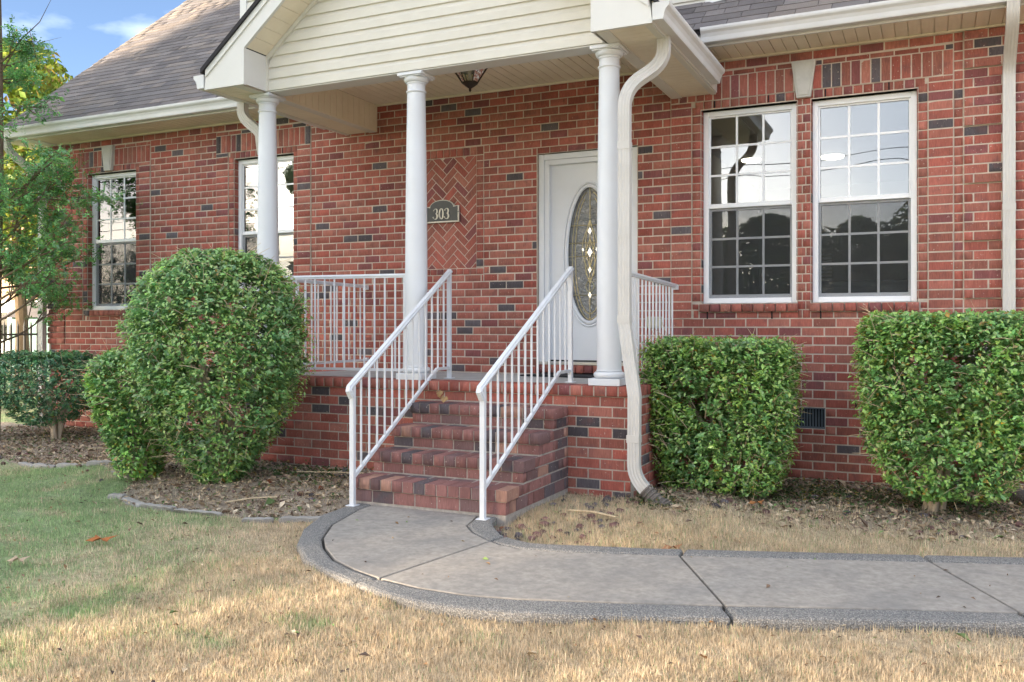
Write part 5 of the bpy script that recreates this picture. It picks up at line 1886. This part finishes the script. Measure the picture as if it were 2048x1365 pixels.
HOLLY = (.040, .092, .024)
ROUND = [(0, .20), (.06, .34), (.14, .52), (.24, .70), (.36, .90), (.48, .99), (.62, 1.0), (.75, .96), (.86, .84), (.94, .64), (1, .36)]
BOXY = [(0, .70), (.06, .80), (.2, .88), (.35, .95), (.5, .99), (.7, 1.0), (.9, .98), (.97, .93), (1, .86)]
bush('holly_shrub', 'large ball-shaped green shrub left of the steps', -5.46, -2.72, .16, 2.09, .715, .70, ROUND, 72000, .042, (.215, .390, .160), 3, 2.15, 14, (-5.45, -2.72), .12, .012, 420, stem_r=.026, group=None, open_below=.34)
bush('holly_shrub', 'narrower pale green shrub tucked left of the big round one', -6.26, -2.85, .16, 1.24, .40, .42, [(0, .40), (.15, .5), (.35, .68), (.55, .88), (.7, 1.0), (.9, .93), (1, .6)], 20000, .043, (.205, .39, .14), 9, 2.2, 9, (-6.22, -2.88), .10, .03, 110, group=None)
bush('holly_shrub', 'clipped box-shaped shrub beside the porch downspout', -1.585, -1.02, .12, 1.36, .60, .48, BOXY, 54000, .039, (.225, .405, .140), 15, 3.4, 9, (-1.55, -1.0), .10, .02, 300, stem_r=.020, group=None)
bush('holly_shrub', 'larger clipped shrub at the right under the paired windows', 0.13, -1.02, .20, 1.56, .615, .52, [(0, .52), (.06, .68), (.16, .82), (.3, .93), (.5, 1.0), (.7, 1.0), (.9, .96), (.97, .9), (1, .82)], 60000, .041, (.210, .400, .145), 21, 3.2, 8, (0.02, -1.05), .09, .03, 330, stem_r=.026, group=None)
bush('holly_shrub', 'dark open-stemmed shrub at the left corner of the house', -10.0, -.95, .26, 1.14, .88, .60, [(0, .34), (.15, .60), (.35, .86), (.6, 1.0), (.85, .92), (1, .6)], 20000, .042, (.115, .265, .145), 27, 2.3, 12, (-9.75, -.98), .12, .01, 90, stem_r=.022, group=None)
bush('holly_shrub', 'small dusty shrub against the wall below the leftmost window', -9.0, -.42, .15, 1.20, .42, .30, [(0, .5), (.3, .8), (.6, 1.0), (.85, .8), (1, .5)], 5000, .030, (.095, .13, .085), 33, 2.2, 7, None, .10, .02, 120, group=None)

# ------------------------------------------------------------------ trees
def grow(mb, p, d, length, r, depth, r2, tips, spread=.6, kids=(2, 3), up=.15, wob=.12):
    n = 5; pts = [p]; q = p.copy(); dd = d.copy()
    for i in range(n):
        dd = (dd + Vector((r2.uniform(-wob, wob), r2.uniform(-wob, wob), r2.uniform(-wob, wob) + up * .2))).normalized()
        q = q + dd * (length / n); pts.append(q.copy())
    mb.tube(pts, r, 7 if r > .03 else 5, radii=[1 - .45 * i / n for i in range(n + 1)])
    if depth == 0:
        tips.append((pts[-1], dd)); tips.append((pts[3], dd)); return
    for k in range(r2.choice(kids)):
        f = r2.uniform(.5, 1.0); a = pts[min(n, int(f * n))]
        nd = (dd + Vector((r2.uniform(-1, 1), r2.uniform(-1, 1), r2.uniform(-.5, .7))) * spread).normalized()
        grow(mb, a, nd, length * r2.uniform(.6, .8), r * .58, depth - 1, r2, tips, spread, kids, up, wob)
    tips.append((pts[-1], dd))

def leafy(tips, per, rad, lsize, col, m, parent, yellow=.02, flat=.7, aspect=.5, name='crown'):
    P = []; Nn = []
    for (p, d) in tips:
        k = nrg.poisson(per)
        v = nrg.normal(0, 1, (k, 3)) * np.array([rad, rad, rad * flat])
        P.append(np.array(p) + v + np.array(d) * rad * .3)
        Nn.append(nrg.normal(0, .6, (k, 3)) + np.array([0, 0, 1.0]))
    P = np.concatenate(P); Nn = np.concatenate(Nn)
    C = leaf_cols(len(P), col, .35, yellow)
    return leaves(name, P, Nn, nrg.uniform(.7, 1.3, len(P)) * lsize, C, m, parent, aspect)

def left_tree():
    bx, by = -10.46, -1.28
    t = empty('small_tree', (bx, by, .08), 'slender small-leaved green tree at the left edge of the photo', 'tree')
    r2 = random.Random(5); mb = MB(); tips = []
    z = Vector((bx, by, .02))
    trunk = [z, z + Vector((.03, .0, .8)), z + Vector((-.02, .03, 1.7)), z + Vector((.05, 0, 2.6)), z + Vector((0, .05, 3.6)), z + Vector((.05, 0, 4.8)), z + Vector((.0, 0, 6.0))]
    mb.tube(smooth_path(trunk, 4, .4), .045, 8, radii=None)
    for i in range(36):
        h = r2.uniform(1.2, 5.9); an = r2.uniform(0, 2 * math.pi)
        ln = r2.uniform(.45, .85) * (1.0 if h < 4 else .8)
        # fewer branches reaching over the wall to the right
        if math.cos(an) > .3 and h > 3.4: ln *= .55
        grow(mb, z + Vector((0, 0, h)), Vector((math.cos(an), math.sin(an), r2.uniform(-.1, .5))).normalized(), ln, .016, 2, r2, tips, .65, (2, 3), .1)
    # boughs that hang in front of the wall
    for (h, tx, tz) in ((2.9, 1.45, 3.42), (2.0, 1.40, 2.45), (1.5, 1.25, 1.95), (1.75, 1.35, 2.15), (2.4, 1.0, 2.9)):
        p = z + Vector((0, 0, h)); e = Vector((bx + tx, by - .1, tz)); d = (e - p).normalized()
        grow(mb, p, d, (e - p).length * .8, .016, 1, r2, tips, .4, (3, 3), .05, .06)
    # bare twig reaching into the sky
    mb.tube([(bx + .1, by, 4.6), (bx + .45, by, 4.95), (bx + .80, by, 5.12), (bx + 1.02, by, 5.38)], .010, 5, radii=[1, .8, .5, .2])
    mb.tube([(bx + .45, by, 4.95), (bx + .7, by + .1, 4.92), (bx + 1.05, by + .1, 4.93)], .005, 4, radii=[1, .6, .2])
    mb.tube([(bx + .62, by, 5.04), (bx + .60, by + .1, 4.75), (bx + .95, by + .1, 4.62)], .005, 4, radii=[1, .6, .2])
    mb.build('trunk', M['bark'], t, smooth=True)
    Pc = []; Nc = []
    for (p, d) in tips:
        k = nrg.poisson(7.5)
        Pc.append(np.array(p) + nrg.normal(0, 1, (k, 3)) * np.array([.11, .11, .07])); Nc.append(np.array(d)[None, :] * .7 + nrg.normal(0, .5, (k, 3)))
    P, Nn, T, C = sprigs(np.concatenate(Pc), np.concatenate(Nc), (.15, .36, .125), .042, .012, 71, 9, .11)
    leaves('crown', P, Nn, np.exp(nrg.normal(-.05, .25, len(P))) * .042, C, M['leaf'], t, .5, .25, tan=T)
left_tree()

def big_tree(name, label, x, y, h, crown_z, rad, col, seed, nleaf=9000, lsize=.16, trunk_r=.22, m='leafsoft', yellow=.02, lobes=16, group=None, hollow=.35):
    t = empty(name, (x, y, float(gz(x, y))), label, 'tree', group)
    r2 = random.Random(seed); mb = MB()
    z0 = float(gz(x, y)) - .1
    mb.tube([(x, y, z0), (x + r2.uniform(-.1, .1), y, z0 + crown_z * .6), (x + r2.uniform(-.2, .2), y + r2.uniform(-.2, .2), crown_z + (h - crown_z) * .35), (x, y, h * .93)], trunk_r, 9, radii=[1.25, .85, .6, .12])
    cen = []
    for i in range(lobes):
        f = (i + .5) / lobes
        zz = crown_z + (h - crown_z) * (.08 + .84 * f)
        env = rad * math.sin(math.pi * (.16 + .78 * f)) ** .7
        an = i * 2.399 + r2.uniform(-.4, .4)
        rr = env * r2.uniform(.35, .85)
        c = (x + rr * math.cos(an), y + rr * math.sin(an), zz)
        lr = env * r2.uniform(.42, .62)
        cen.append((c, lr))
        s = Vector((x, y, max(crown_z * .7, zz - rr * .8)))
        e = Vector(c); mid = s.lerp(e, .5) + Vector((0, 0, .15 * rr))
        mb.tube([s, mid, e], trunk_r * .28, 6, radii=[1, .7, .25])
    mb.build('trunk', M['bark'], t, smooth=True)
    P = []; Nn = []
    per = nleaf // lobes
    for c, lr in cen:
        v = nrg.normal(size=(per, 3)); v /= np.linalg.norm(v, axis=1, keepdims=True)
        r_ = lr * (1 - hollow * nrg.random(per) ** 1.5) * (1 + .22 * np.array([mnoise.noise((q[0] * 2.2 + seed, q[1] * 2.2, q[2] * 2.2)) for q in v]))
        P.append(np.array(c) + v * r_[:, None] * np.array([1, 1, .8])); Nn.append(v + nrg.normal(0, .6, (per, 3)) + np.array([0, 0, .4]))
    P = np.concatenate(P); Nn = np.concatenate(Nn)
    C = leaf_cols(len(P), col, .35, yellow)
    leaves('crown', P, Nn, nrg.uniform(.7, 1.35, len(P)) * lsize, C, M[m], t, .62)

# beyond the left corner: a maple turning yellow, and darker trees behind it
big_tree('maple_tree', 'yellow-green maple showing above the roof edge at left', -17.3, 4.0, 7.6, 2.6, 2.3, (.20, .27, .03), 41, 9000, .17, .14, yellow=.16)
big_tree('garden_tree', 'dark green tree beyond the iron fence', -24.0, 11.0, 6.0, 1.2, 2.3, (.04, .08, .02), 43, 7000, .2, .16)
# street trees behind the camera: they shade the front and show in the windows
k = 0
TR = []
for (u, s_, h, cz, rd) in ((-4.4, 1.2, 15, 1.5, 2.7), (-2.1, -.6, 15, 1.6, 3.1), (0.6, .6, 15.5, 1.6, 2.8), (5.1, 0.4, 14.5, 6.1, 2.7), (3.5, 3.0, 13.8, 5.6, 2.1), (7.0, 1.8, 14.5, 6.5, 2.3), (4.3, -3.0, 15.0, 6.8, 2.4),
                        (-3.4, -6.6, 16.5, 3, 3.4), (-.3, -6.0, 16.5, 3, 3.2), (2.0, -5.5, 16.0, 3.0, 1.9), (5.0, -6.0, 16.0, 7.5, 2.5)):
    if cz < 4: h += 1.5 + (2.0 if s_ < -4 else 0)
    TR.append((-20.0 + .866 * u + .50 * s_, -27.0 - .50 * u + .866 * s_, h, cz, rd))
for i, (x, y, h, cz, rd) in enumerate(TR):
    big_tree('street_tree', ['tall leafy tree across the street, reflected in the windows'][0], x, y, h, cz, rd, (.07, .12, .03), 60 + i, 15000, .40, .24, group='street trees across the road')
for i, (x, y, h, cz, rd) in enumerate([(6.0, -34.0, 8.5, 2.0, 3.4), (12.5, -36.0, 9.5, 2.0, 3.8), (19.0, -33.0, 8.0, 1.8, 3.2), (0.8, -37.0, 8.6, 1.6, 3.2), (-3.2, -39.0, 7.2, 1.2, 2.8), (-7.4, -38.5, 7.6, 1.2, 3.0), (-11.5, -39.0, 7.0, 1.2, 2.8)]):
    big_tree('garden_tree', 'lower round tree across the street, reflected in the paired windows', x, y, h, cz, rd, (.11, .17, .06), 80 + i, 5000, .34, .2, group='garden trees across the road')

# utility pole and wires across the road (reflected in the paired windows)
t = empty('utility_pole', (8.2, -23.5, .08), 'wooden utility pole with crossarm, reflected in the left paired window', 'pole')
mb = MB(); mb.tube([(8.2, -23.5, 0), (8.2, -23.5, 10.5)], .14, 12, radii=[1.1, .75]); mb.build('pole', M['bark'], t, smooth=True)
mb = MB(); mb.box(6.9, 9.5, -23.56, -23.44, 9.6, 9.72); mb.build('crossarm', M['bark'], t)
mb = MB(); mb.lathe([(.001, 8.2), (.2, 8.2), (.2, 9.0), (.001, 9.02)], 8.2, -23.15, 14); mb.build('transformer', M['ventgrey'], t, smooth=True)
for i, (x, z) in enumerate(((7.0, 9.75), (8.2, 10.45), (9.4, 9.75), (8.2, 7.6), (8.2, 7.2))):
    mb = MB(); mb.tube([(x - 60 + 60 * (1 - math.cos(math.pi * q / 20)), -23.5 , z - 1.0 * math.sin(math.pi * (q % 10) / 10)) for q in range(21)], .014, 4)
    o = mb.build('overhead_wire', M['iron'], None)
    tag(o, 'overhead wire strung along the street, reflected in the windows', 'wire', 'overhead wires')

# ------------------------------------------------------------------ iron fence and neighbour house at far left
fx = -14.6
t = empty('iron_fence', (fx, 4.0, .07), 'black iron picket fence beyond the left house corner', 'fence')
mb = MB(); mb.box(fx - .012, fx + .012, -.5, 9.0, 1.30, 1.335); mb.build('rail', M['iron'], t)
mb = MB(); mb.box(fx - .012, fx + .012, -.5, 9.0, .95, .98); mb.build('rail', M['iron'], t)
mb = MB(); mb.box(fx - .012, fx + .012, -.5, 9.0, .20, .235); mb.build('rail', M['iron'], t)
pm = None
for i in range(74):
    y = -.45 + i * .127
    if pm is None:
        mb = MB(); mb.box(-.014, .014, -.014, .014, 0, 1.42); mb.add([(-.012, -.012, 1.42), (.012, -.012, 1.42), (.012, .012, 1.42), (-.012, .012, 1.42), (0, 0, 1.53)], [(0, 1, 4), (1, 2, 4), (2, 3, 4), (3, 0, 4), (3, 2, 1, 0)])
        o = mb.build('picket', M['iron'], t); pm = o
    else:
        o = pm.copy(); COL.objects.link(o)
    o.location = Vector((fx, y, .05)) - Vector(t.location)
nh = empty('neighbour_house', (-34, 15, 0), 'peach and white neighbouring house behind the fence', 'house')
mb = MB(); mb.box(-42, -27.5, 12.0, 20, -.1, 2.35); mb.build('lower_wall', M['housewhite'], nh)
mb = MB(); mb.box(-42, -27.6, 12.05, 20, 2.35, 5.2); mb.build('upper_wall', M['peach'], nh)
mb = MB(); mb.prism([(11.3, 5.1), (20.7, 5.1), (16, 8.2)], -42.5, -27.0, 'x'); mb.build('roof', M['roofgrey'], nh)
for x in (-40, -36.5, -32.6, -29.6):
    mb = MB(); mb.box(x - .5, x + .5, 11.97, 12.02, .9, 2.0); w = mb.build('window', M['housewhite'], nh)
    mb = MB(); mb.box(x - .42, x + .42, 11.955, 11.968, .98, 1.92); mb.build('pane', M['glass'], w)
gs = empty('green_shed', (-22.5, 8.6, 0.05), 'small pale green shed behind the iron fence', 'shed')
mb = MB(); mb.box(-23.6, -21.8, 8.2, 9.4, 0, 1.7); mb.build('wall', mat('shed_green', (.22, .36, .33), rough=.8), gs)
mb = MB(); mb.prism([(8.0, 1.7), (9.6, 1.7), (8.8, 2.15)], -23.8, -21.6, 'x'); mb.build('roof', M['roofgrey'], gs)

# ------------------------------------------------------------------ edging blocks
def edging():
    def place(x0, y0, x1, y1, tilt, label):
        c = Vector(((x0 + x1) / 2, (y0 + y1) / 2, 0)); d = Vector((x1 - x0, y1 - y0, 0)); l = d.length; d.normalize()
        zg = float(gz(c.x, c.y)); n = Vector((-d.y, d.x, 0)); mb = MB()
        prof = [(-l / 2, -.05), (l / 2, -.05), (l / 2, .045)] + [(l / 2 - l * (i + .5) / 12, .055 + .012 * abs(math.sin(math.pi * 3 * (i + .5) / 12))) for i in range(12)] + [(-l / 2, .045)]
        V = []
        for sgn in (-1, 1):
            for (u, w) in prof:
                p = c + d * u + n * (sgn * .030 + tilt * w); V.append((p.x, p.y, zg + w * .55))
        k = len(prof); F = [tuple(range(k)), tuple(range(k, 2 * k))[::-1]] + [(i, k + i, k + (i + 1) % k, (i + 1) % k) for i in range(k)]
        mb.add(V, F); o = mb.build('edging_block', M['edging'], None, bevel=.006)
        tag(o, label, 'edging block', 'scalloped bed edging')
    A = [((-8.35, -2.46), (-8.02, -2.55)), ((-8.00, -2.56), (-7.66, -2.60)), ((-7.62, -2.60), (-7.28, -2.55)), ((-7.22, -2.60), (-6.93, -2.44)), ((-6.90, -2.46), (-6.66, -2.74)), ((-6.63, -2.78), (-6.30, -2.90))]
    Bq = [((-6.02, -3.36), (-5.88, -3.34)), ((-5.86, -3.36), (-5.50, -3.50)), ((-5.48, -3.50), (-5.16, -3.50)), ((-5.13, -3.50), (-4.72, -3.47)), ((-4.50, -3.50), (-4.30, -3.40)), ((-4.26, -3.38), (-3.95, -3.24))]
    ORD = ('first', 'second', 'third', 'fourth', 'fifth', 'sixth')
    for i, (a, b) in enumerate(A): place(*a, *b, rng.uniform(-.5, .5), ORD[i] + ' concrete edging block from the left in the far run below the small shrub')
    for i, (a, b) in enumerate(Bq): place(*a, *b, rng.uniform(-.9, .3), ORD[i] + ' concrete edging block from the left in the near run towards the walkway')
edging()

# ------------------------------------------------------------------ lava rocks along the walkway, twigs, litter
def rocks():
    ico = bmesh.new(); bmesh.ops.create_icosphere(ico, subdivisions=2, radius=1.0)
    v0 = np.array([p.co[:] for p in ico.verts]); f0 = np.array([[q.index for q in f.verts] for f in ico.faces]); ico.free()
    spots = []
    for i in range(430):
        t = nrg.random() ** 1.2 * 9.6 + .6
        k = min(int(t), len(BACK_OUT) - 2); f = t - k
        x = BACK_OUT[k][0] * (1 - f) + BACK_OUT[k + 1][0] * f; y = BACK_OUT[k][1] * (1 - f) + BACK_OUT[k + 1][1] * f
        off = abs(nrg.normal(0, .045)) + .015
        if x > .9: continue
        spots.append((x + nrg.normal(0, .03), y + off, nrg.uniform(.010, .026)))
    for i in range(75):
        spots.append((nrg.uniform(-2.62, -1.9), nrg.uniform(-3.3, -1.95), nrg.uniform(.010, .030)))
    for i in range(70):
        spots.append((nrg.uniform(-1.5, 0.6), nrg.uniform(-1.9, -.2), nrg.uniform(.012, .03)))
    for i in range(110):
        spots.append((nrg.uniform(-9.6, -4.2), nrg.uniform(-2.6, -.6) if i % 3 else nrg.uniform(-3.2, -2.4), nrg.uniform(.012, .028)))
    spots.sort(key=lambda s: -s[2])
    V = []; F = []; C = []; b = 0
    for i, (x, y, r) in enumerate(spots):
        if y > -.04 or (PX0 - .02 < x < PX1 + .02 and y > FY - .03) or (SX0 - .05 < x < SX1 + .03 and y > -3.1): continue
        n = np.array([mnoise.noise((q[0] * 1.3 + i, q[1] * 1.3, q[2] * 1.3)) + .5 * mnoise.noise((q[0] * 3.2 + i, q[1] * 3.2, q[2] * 3.2)) for q in v0])
        p = v0 * (1 + .45 * n)[:, None] * r * np.array([1.2, 1.0, .8])
        V.append(p + np.array([x, y, float(gz(x, y)) + r * .45])); F.append(f0 + b); b += len(v0)
        c = (np.array([.15, .085, .075]) if rng.random() < .6 else np.array([.11, .095, .10])) * rng.uniform(.6, 1.4)
        if rng.random() < .06: c = np.array([.22, .07, .03])
        C.append(np.tile(c, (len(v0), 1)))
    o = np_mesh('lava_rocks', np.concatenate(V), np.concatenate(F), M['lava'], None, np.concatenate(C), 'lcol')
    tag(o, 'dark reddish lava rocks scattered along the bed edges', 'rocks', kind='stuff')
rocks()

def litter():
    N = 26000
    x = np.concatenate([nrg.uniform(-11.5, -3.85, N), nrg.uniform(-2.6, 1.2, N // 2)]); y = np.concatenate([nrg.uniform(-3.6, 0, N), nrg.uniform(-3.4, 0, N // 2)])
    g, mul, inL, inR = zone(x, y)
    keep = (mul > nrg.random(len(x)) * .9) & ~in_poly(x, y, [(PX0, FY), (PX1, FY), (PX1, 0), (PX0, 0)]) & ~in_poly(x, y, [(SX0, -3.1), (SX1, -3.1), (SX1, -1.8), (SX0, -1.8)])
    x, y = x[keep], y[keep]; n = len(x)
    P = np.stack([x, y, gz(x, y) + nrg.uniform(.004, .03, n)], 1)
    pal = np.array([[.40, .30, .20], [.52, .40, .27], [.24, .17, .12], [.62, .51, .37], [.17, .12, .09], [.12, .19, .07], [.17, .25, .09]])
    idx = nrg.choice(len(pal), n, p=[.22, .2, .2, .12, .14, .07, .05])
    C = pal[idx] * nrg.uniform(.7, 1.25, (n, 1))
    o = leaves('leaf_litter', P, np.array([0, 0, 1.0]) + nrg.normal(0, .45, (n, 3)), np.exp(nrg.normal(-3.35, .38, n)), C, M['deadleaf'], None, .42, .3)
    tag(o, 'brown and green leaf litter and clippings covering the beds', 'leaf litter', kind='stuff')
    # weeds and green trimmings along the wall and under the shrubs
    N = 5200
    cx = nrg.choice([-1.55, .1, -.7, -1.0, -4.9, -5.0, -2.0, -9.7], N, p=[.2, .2, .2, .1, .1, .06, .08, .06]); cy = np.where(cx < -4, -2.15, -.75)
    x = cx + nrg.normal(0, .35, N); y = cy + nrg.normal(0, .28, N)
    y = np.where(cx == -2.0, -1.95 + nrg.normal(0, .12, N), y); x = np.where(cx == -2.0, -1.85 + nrg.normal(0, .1, N), x)
    y = np.where(cx == -9.7, -.9 + nrg.normal(0, .3, N), y)
    keep = (y < -.05) & ~in_poly(x, y, [(PX0, FY - .02), (PX1 + .02, FY - .02), (PX1 + .02, 0), (PX0, 0)]) & ~in_poly(x, y, WALK_POLY) & ~in_poly(x, y, [(SX0 - .1, -3.2), (SX1 + .05, -3.2), (SX1 + .05, -1.8), (SX0 - .1, -1.8)])
    x, y = x[keep], y[keep]; n = len(x)
    P = np.stack([x, y, gz(x, y) + nrg.uniform(.01, .09, n) * nrg.random(n)], 1)
    o = leaves('ground_weeds', P, np.array([0, 0, 1.0]) + nrg.normal(0, .6, (n, 3)), nrg.uniform(.018, .045, n), leaf_cols(n, (.055, .10, .03), .4, .12), M['leafsoft'], None, .45)
    tag(o, 'low green weeds and clippings along the wall foot', 'weeds', kind='stuff')
    # scattered bits on the lawn and walkway
    N = 1700
    x = nrg.uniform(-8.0, 0.7, N); y = nrg.uniform(-6.4, -2.6, N)
    wk = in_poly(x, y, WALK_POLY); wi = in_poly(x, y, WALK_IN + BACK_IN[::-1])
    keep = (~wk | (wi & (nrg.random(N) < .16))) & ~((x > SX0 - .1) & (x < SX1 + .05) & (y > -3.15)) & ~((x > PX0) & (y > FY))
    x, y, wk = x[keep], y[keep], wk[keep]; n = len(x)
    P = np.stack([x, y, np.where(wk, WZ + .005, gz(x, y) + nrg.uniform(.012, .032, n))], 1)
    C = np.array([[.34, .20, .10], [.22, .14, .09], [.55, .44, .30], [.13, .09, .07], [.20, .28, .10]])[nrg.integers(0, 5, n)] * nrg.uniform(.7, 1.2, (n, 1))
    o = leaves('lawn_debris', P, np.array([0, 0, 1.0]) + nrg.normal(0, .35, (n, 3)), np.exp(nrg.normal(-3.85, .4, n)), C, M['deadleaf'], None, .5, .3)
    tag(o, 'tiny dry leaf bits scattered over lawn and walkway', 'leaf bits', kind='stuff')
litter()

def sticks():
    S = [((-4.93, -3.22), (-4.62, -2.98), .007, 'pale dry stick on the mulch left of the steps'), ((-2.32, -2.62), (-1.93, -2.72), .008, 'straight pale stick lying on dry grass right of the steps'),
         ((-4.30, -2.55), (-3.98, -2.36), .006, 'short pale stick leaning by the porch foot'), ((-5.05, -2.28), (-4.15, -2.12), .006, 'long thin branch along the porch foot')]
    for (a, b, r, lab) in S:
        za, zb_ = float(gz(*a)) + .025, float(gz(*b)) + .035
        m = ((a[0] + b[0]) / 2, (a[1] + b[1]) / 2 + .02, (za + zb_) / 2 + .012)
        mb = MB(); mb.tube(smooth_path([(a[0], a[1], za), m, (b[0], b[1], zb_)], 5, .2), r, 6)
        tag(mb.build('stick', M['twig'], None, smooth=True), lab, 'stick')
    # a few single fallen leaves
    Lf = [((-4.60, -4.62), .075, (.36, .12, .03), 'orange fallen oak leaf on the green lawn'), ((-1.42, -3.16), .06, (.30, .15, .07), 'brown curled leaf beside the walkway'),
          ((-4.62, -5.15), .05, (.45, .33, .22), 'pale fallen leaf near the dry grass edge'), ((-1.2, -1.55), .06, (.36, .15, .05), 'brown leaf below the box-shaped shrub'),
          ((-3.66, -2.13), .0, None, '')]
    for (p, s, c, lab) in Lf:
        if c is None: continue
        zz = float(gz(*p)) + .045
        mb = MB(); n = 13; V = [(p[0], p[1], zz)]
        for i in range(n):
            a = 2 * math.pi * i / n; rr = s * (.55 + .45 * (i % 2)) * (1.25 if abs(math.cos(a)) > .7 else .6)
            V.append((p[0] + rr * math.cos(a + .4), p[1] + rr * math.sin(a + .4), zz + .012 * math.sin(3 * a)))
        mb.add(V, [(0, i + 1, (i + 1) % n + 1) for i in range(n)])
        mb.add([(v[0], v[1], v[2] - .0015) for v in V], [(0, (i + 1) % n + 1, i + 1) for i in range(n)])
        o = mb.build('fallen_leaf', mat('leaf_brown', c, rough=.8, var=.25, scale=60)); tag(o, lab, 'leaf')
    # curled dead leaf caught on the top step
    mb = MB()
    for i in range(7):
        a = i * .9; px, py, pz_ = -3.64 + .02 * math.cos(a), -2.12 + .02 * math.sin(a), .845 + .012 * i
        mb.add([(px, py, pz_), (px + .045 * math.cos(a * 2), py + .03 * math.sin(a * 2), pz_ + .03), (px + .02 * math.cos(a * 2 + .6), py + .03, pz_ + .055), (px - .02, py - .01, pz_ + .03)], [(0, 1, 2, 3)])
    tag(mb.build('dead_leaf', mat('leaf_tan', (.40, .26, .12), rough=.8, var=.25, scale=60)), 'curled dry leaf on the top step beside the left rail', 'leaf')
sticks()

# ------------------------------------------------------------------ grass
def grass():
    def region(n, x0, x1, y0, y1):
        return nrg.uniform(x0, x1, n), nrg.uniform(y0, y1, n)
    parts = [region(420000, -8.2, .8, -6.5, -2.5), region(230000, -3.8, .8, -6.3, -4.4), region(120000, -2.65, 1.2, -3.6, -1.0), region(26000, -14.5, -6.0, -3.2, -1.6), region(36000, -19, -11.0, -1.6, 8.0), region(9000, -4.6, -3.5, -3.4, -2.0)]
    x = np.concatenate([p[0] for p in parts]); y = np.concatenate([p[1] for p in parts])
    g, mul, inL, inR = zone(x, y)
    keep = ~in_poly(x, y, WALK_POLY) & (nrg.random(len(x)) > np.where(inL, .80, mul * .90)) & ~((x > PX0 - .02) & (x < PX1 + .02) & (y > FY - .02)) & ~((x > SX0 - .03) & (x < SX1 + .02) & (y > -3.08)) & ~((x > XL) & (y > -.03))
    # only what the camera and its neighbours can see
    d = -x * .4275 + (y + 8.45) * .904; l = x * .904 + (y + 8.45) * .4275
    keep &= (d > 1.6) & (np.abs(l) < d * .75 + .4)
    x, y, g, mul = x[keep], y[keep], g[keep], mul[keep]
    inR = inR[keep]; n = len(x)
    z = gz(x, y)
    patch = fbm(x, y, 3.3, 31)
    clump = fbm(x, y, 11.0, 41)
    ln = nrg.uniform(.014, .036, n) * (.45 + 1.5 * np.clip(.55 * patch + .6 * clump - .12, 0, 1)) * np.where(inR, 1.35, 1.0)
    ln = np.where(nrg.random(n) < .02, ln * 1.8, ln)
    an = nrg.uniform(0, 2 * np.pi, n); lean = np.abs(nrg.normal(.5, .45, n))
    lean = np.where(nrg.random(n) < .3, nrg.uniform(.9, 1.5, n), lean)
    dx, dy = np.cos(an), np.sin(an)
    w = nrg.uniform(.0014, .0030, n) * np.where(y > -1.7, 1.5, 1)
    base = np.stack([x, y, z - .003], 1)
    px, py = -dy, dx
    tip = base + np.stack([dx * ln * np.sin(lean), dy * ln * np.sin(lean), ln * np.cos(lean)], 1)
    W = np.stack([px * w, py * w, np.zeros(n)], 1)
    V = np.stack([base - W, base + W, tip], 1).reshape(-1, 3)
    F = np.arange(n * 3).reshape(-1, 3)
    isg = nrg.random(n) < g * .9 + .04
    dry = np.array([.80, .68, .49]); dry2 = np.array([.66, .51, .34]); grn = np.array([.28, .41, .18]); grn2 = np.array([.44, .53, .28])
    k = nrg.random((n, 1))
    C = np.where(isg[:, None], grn * k + grn2 * (1 - k), dry * k + dry2 * (1 - k)) * nrg.uniform(.6, 1.3, (n, 1)) * (.72 + .56 * clump[:, None])
    # greyish dead blades in the shaded green part
    C = np.repeat(C, 3, axis=0)
    o = np_mesh('lawn_grass', V, F, M['grass'], None, C, 'lcol')
    tag(o, 'lawn of dry tan and green grass blades around the walkway', 'grass', kind='stuff')
grass()
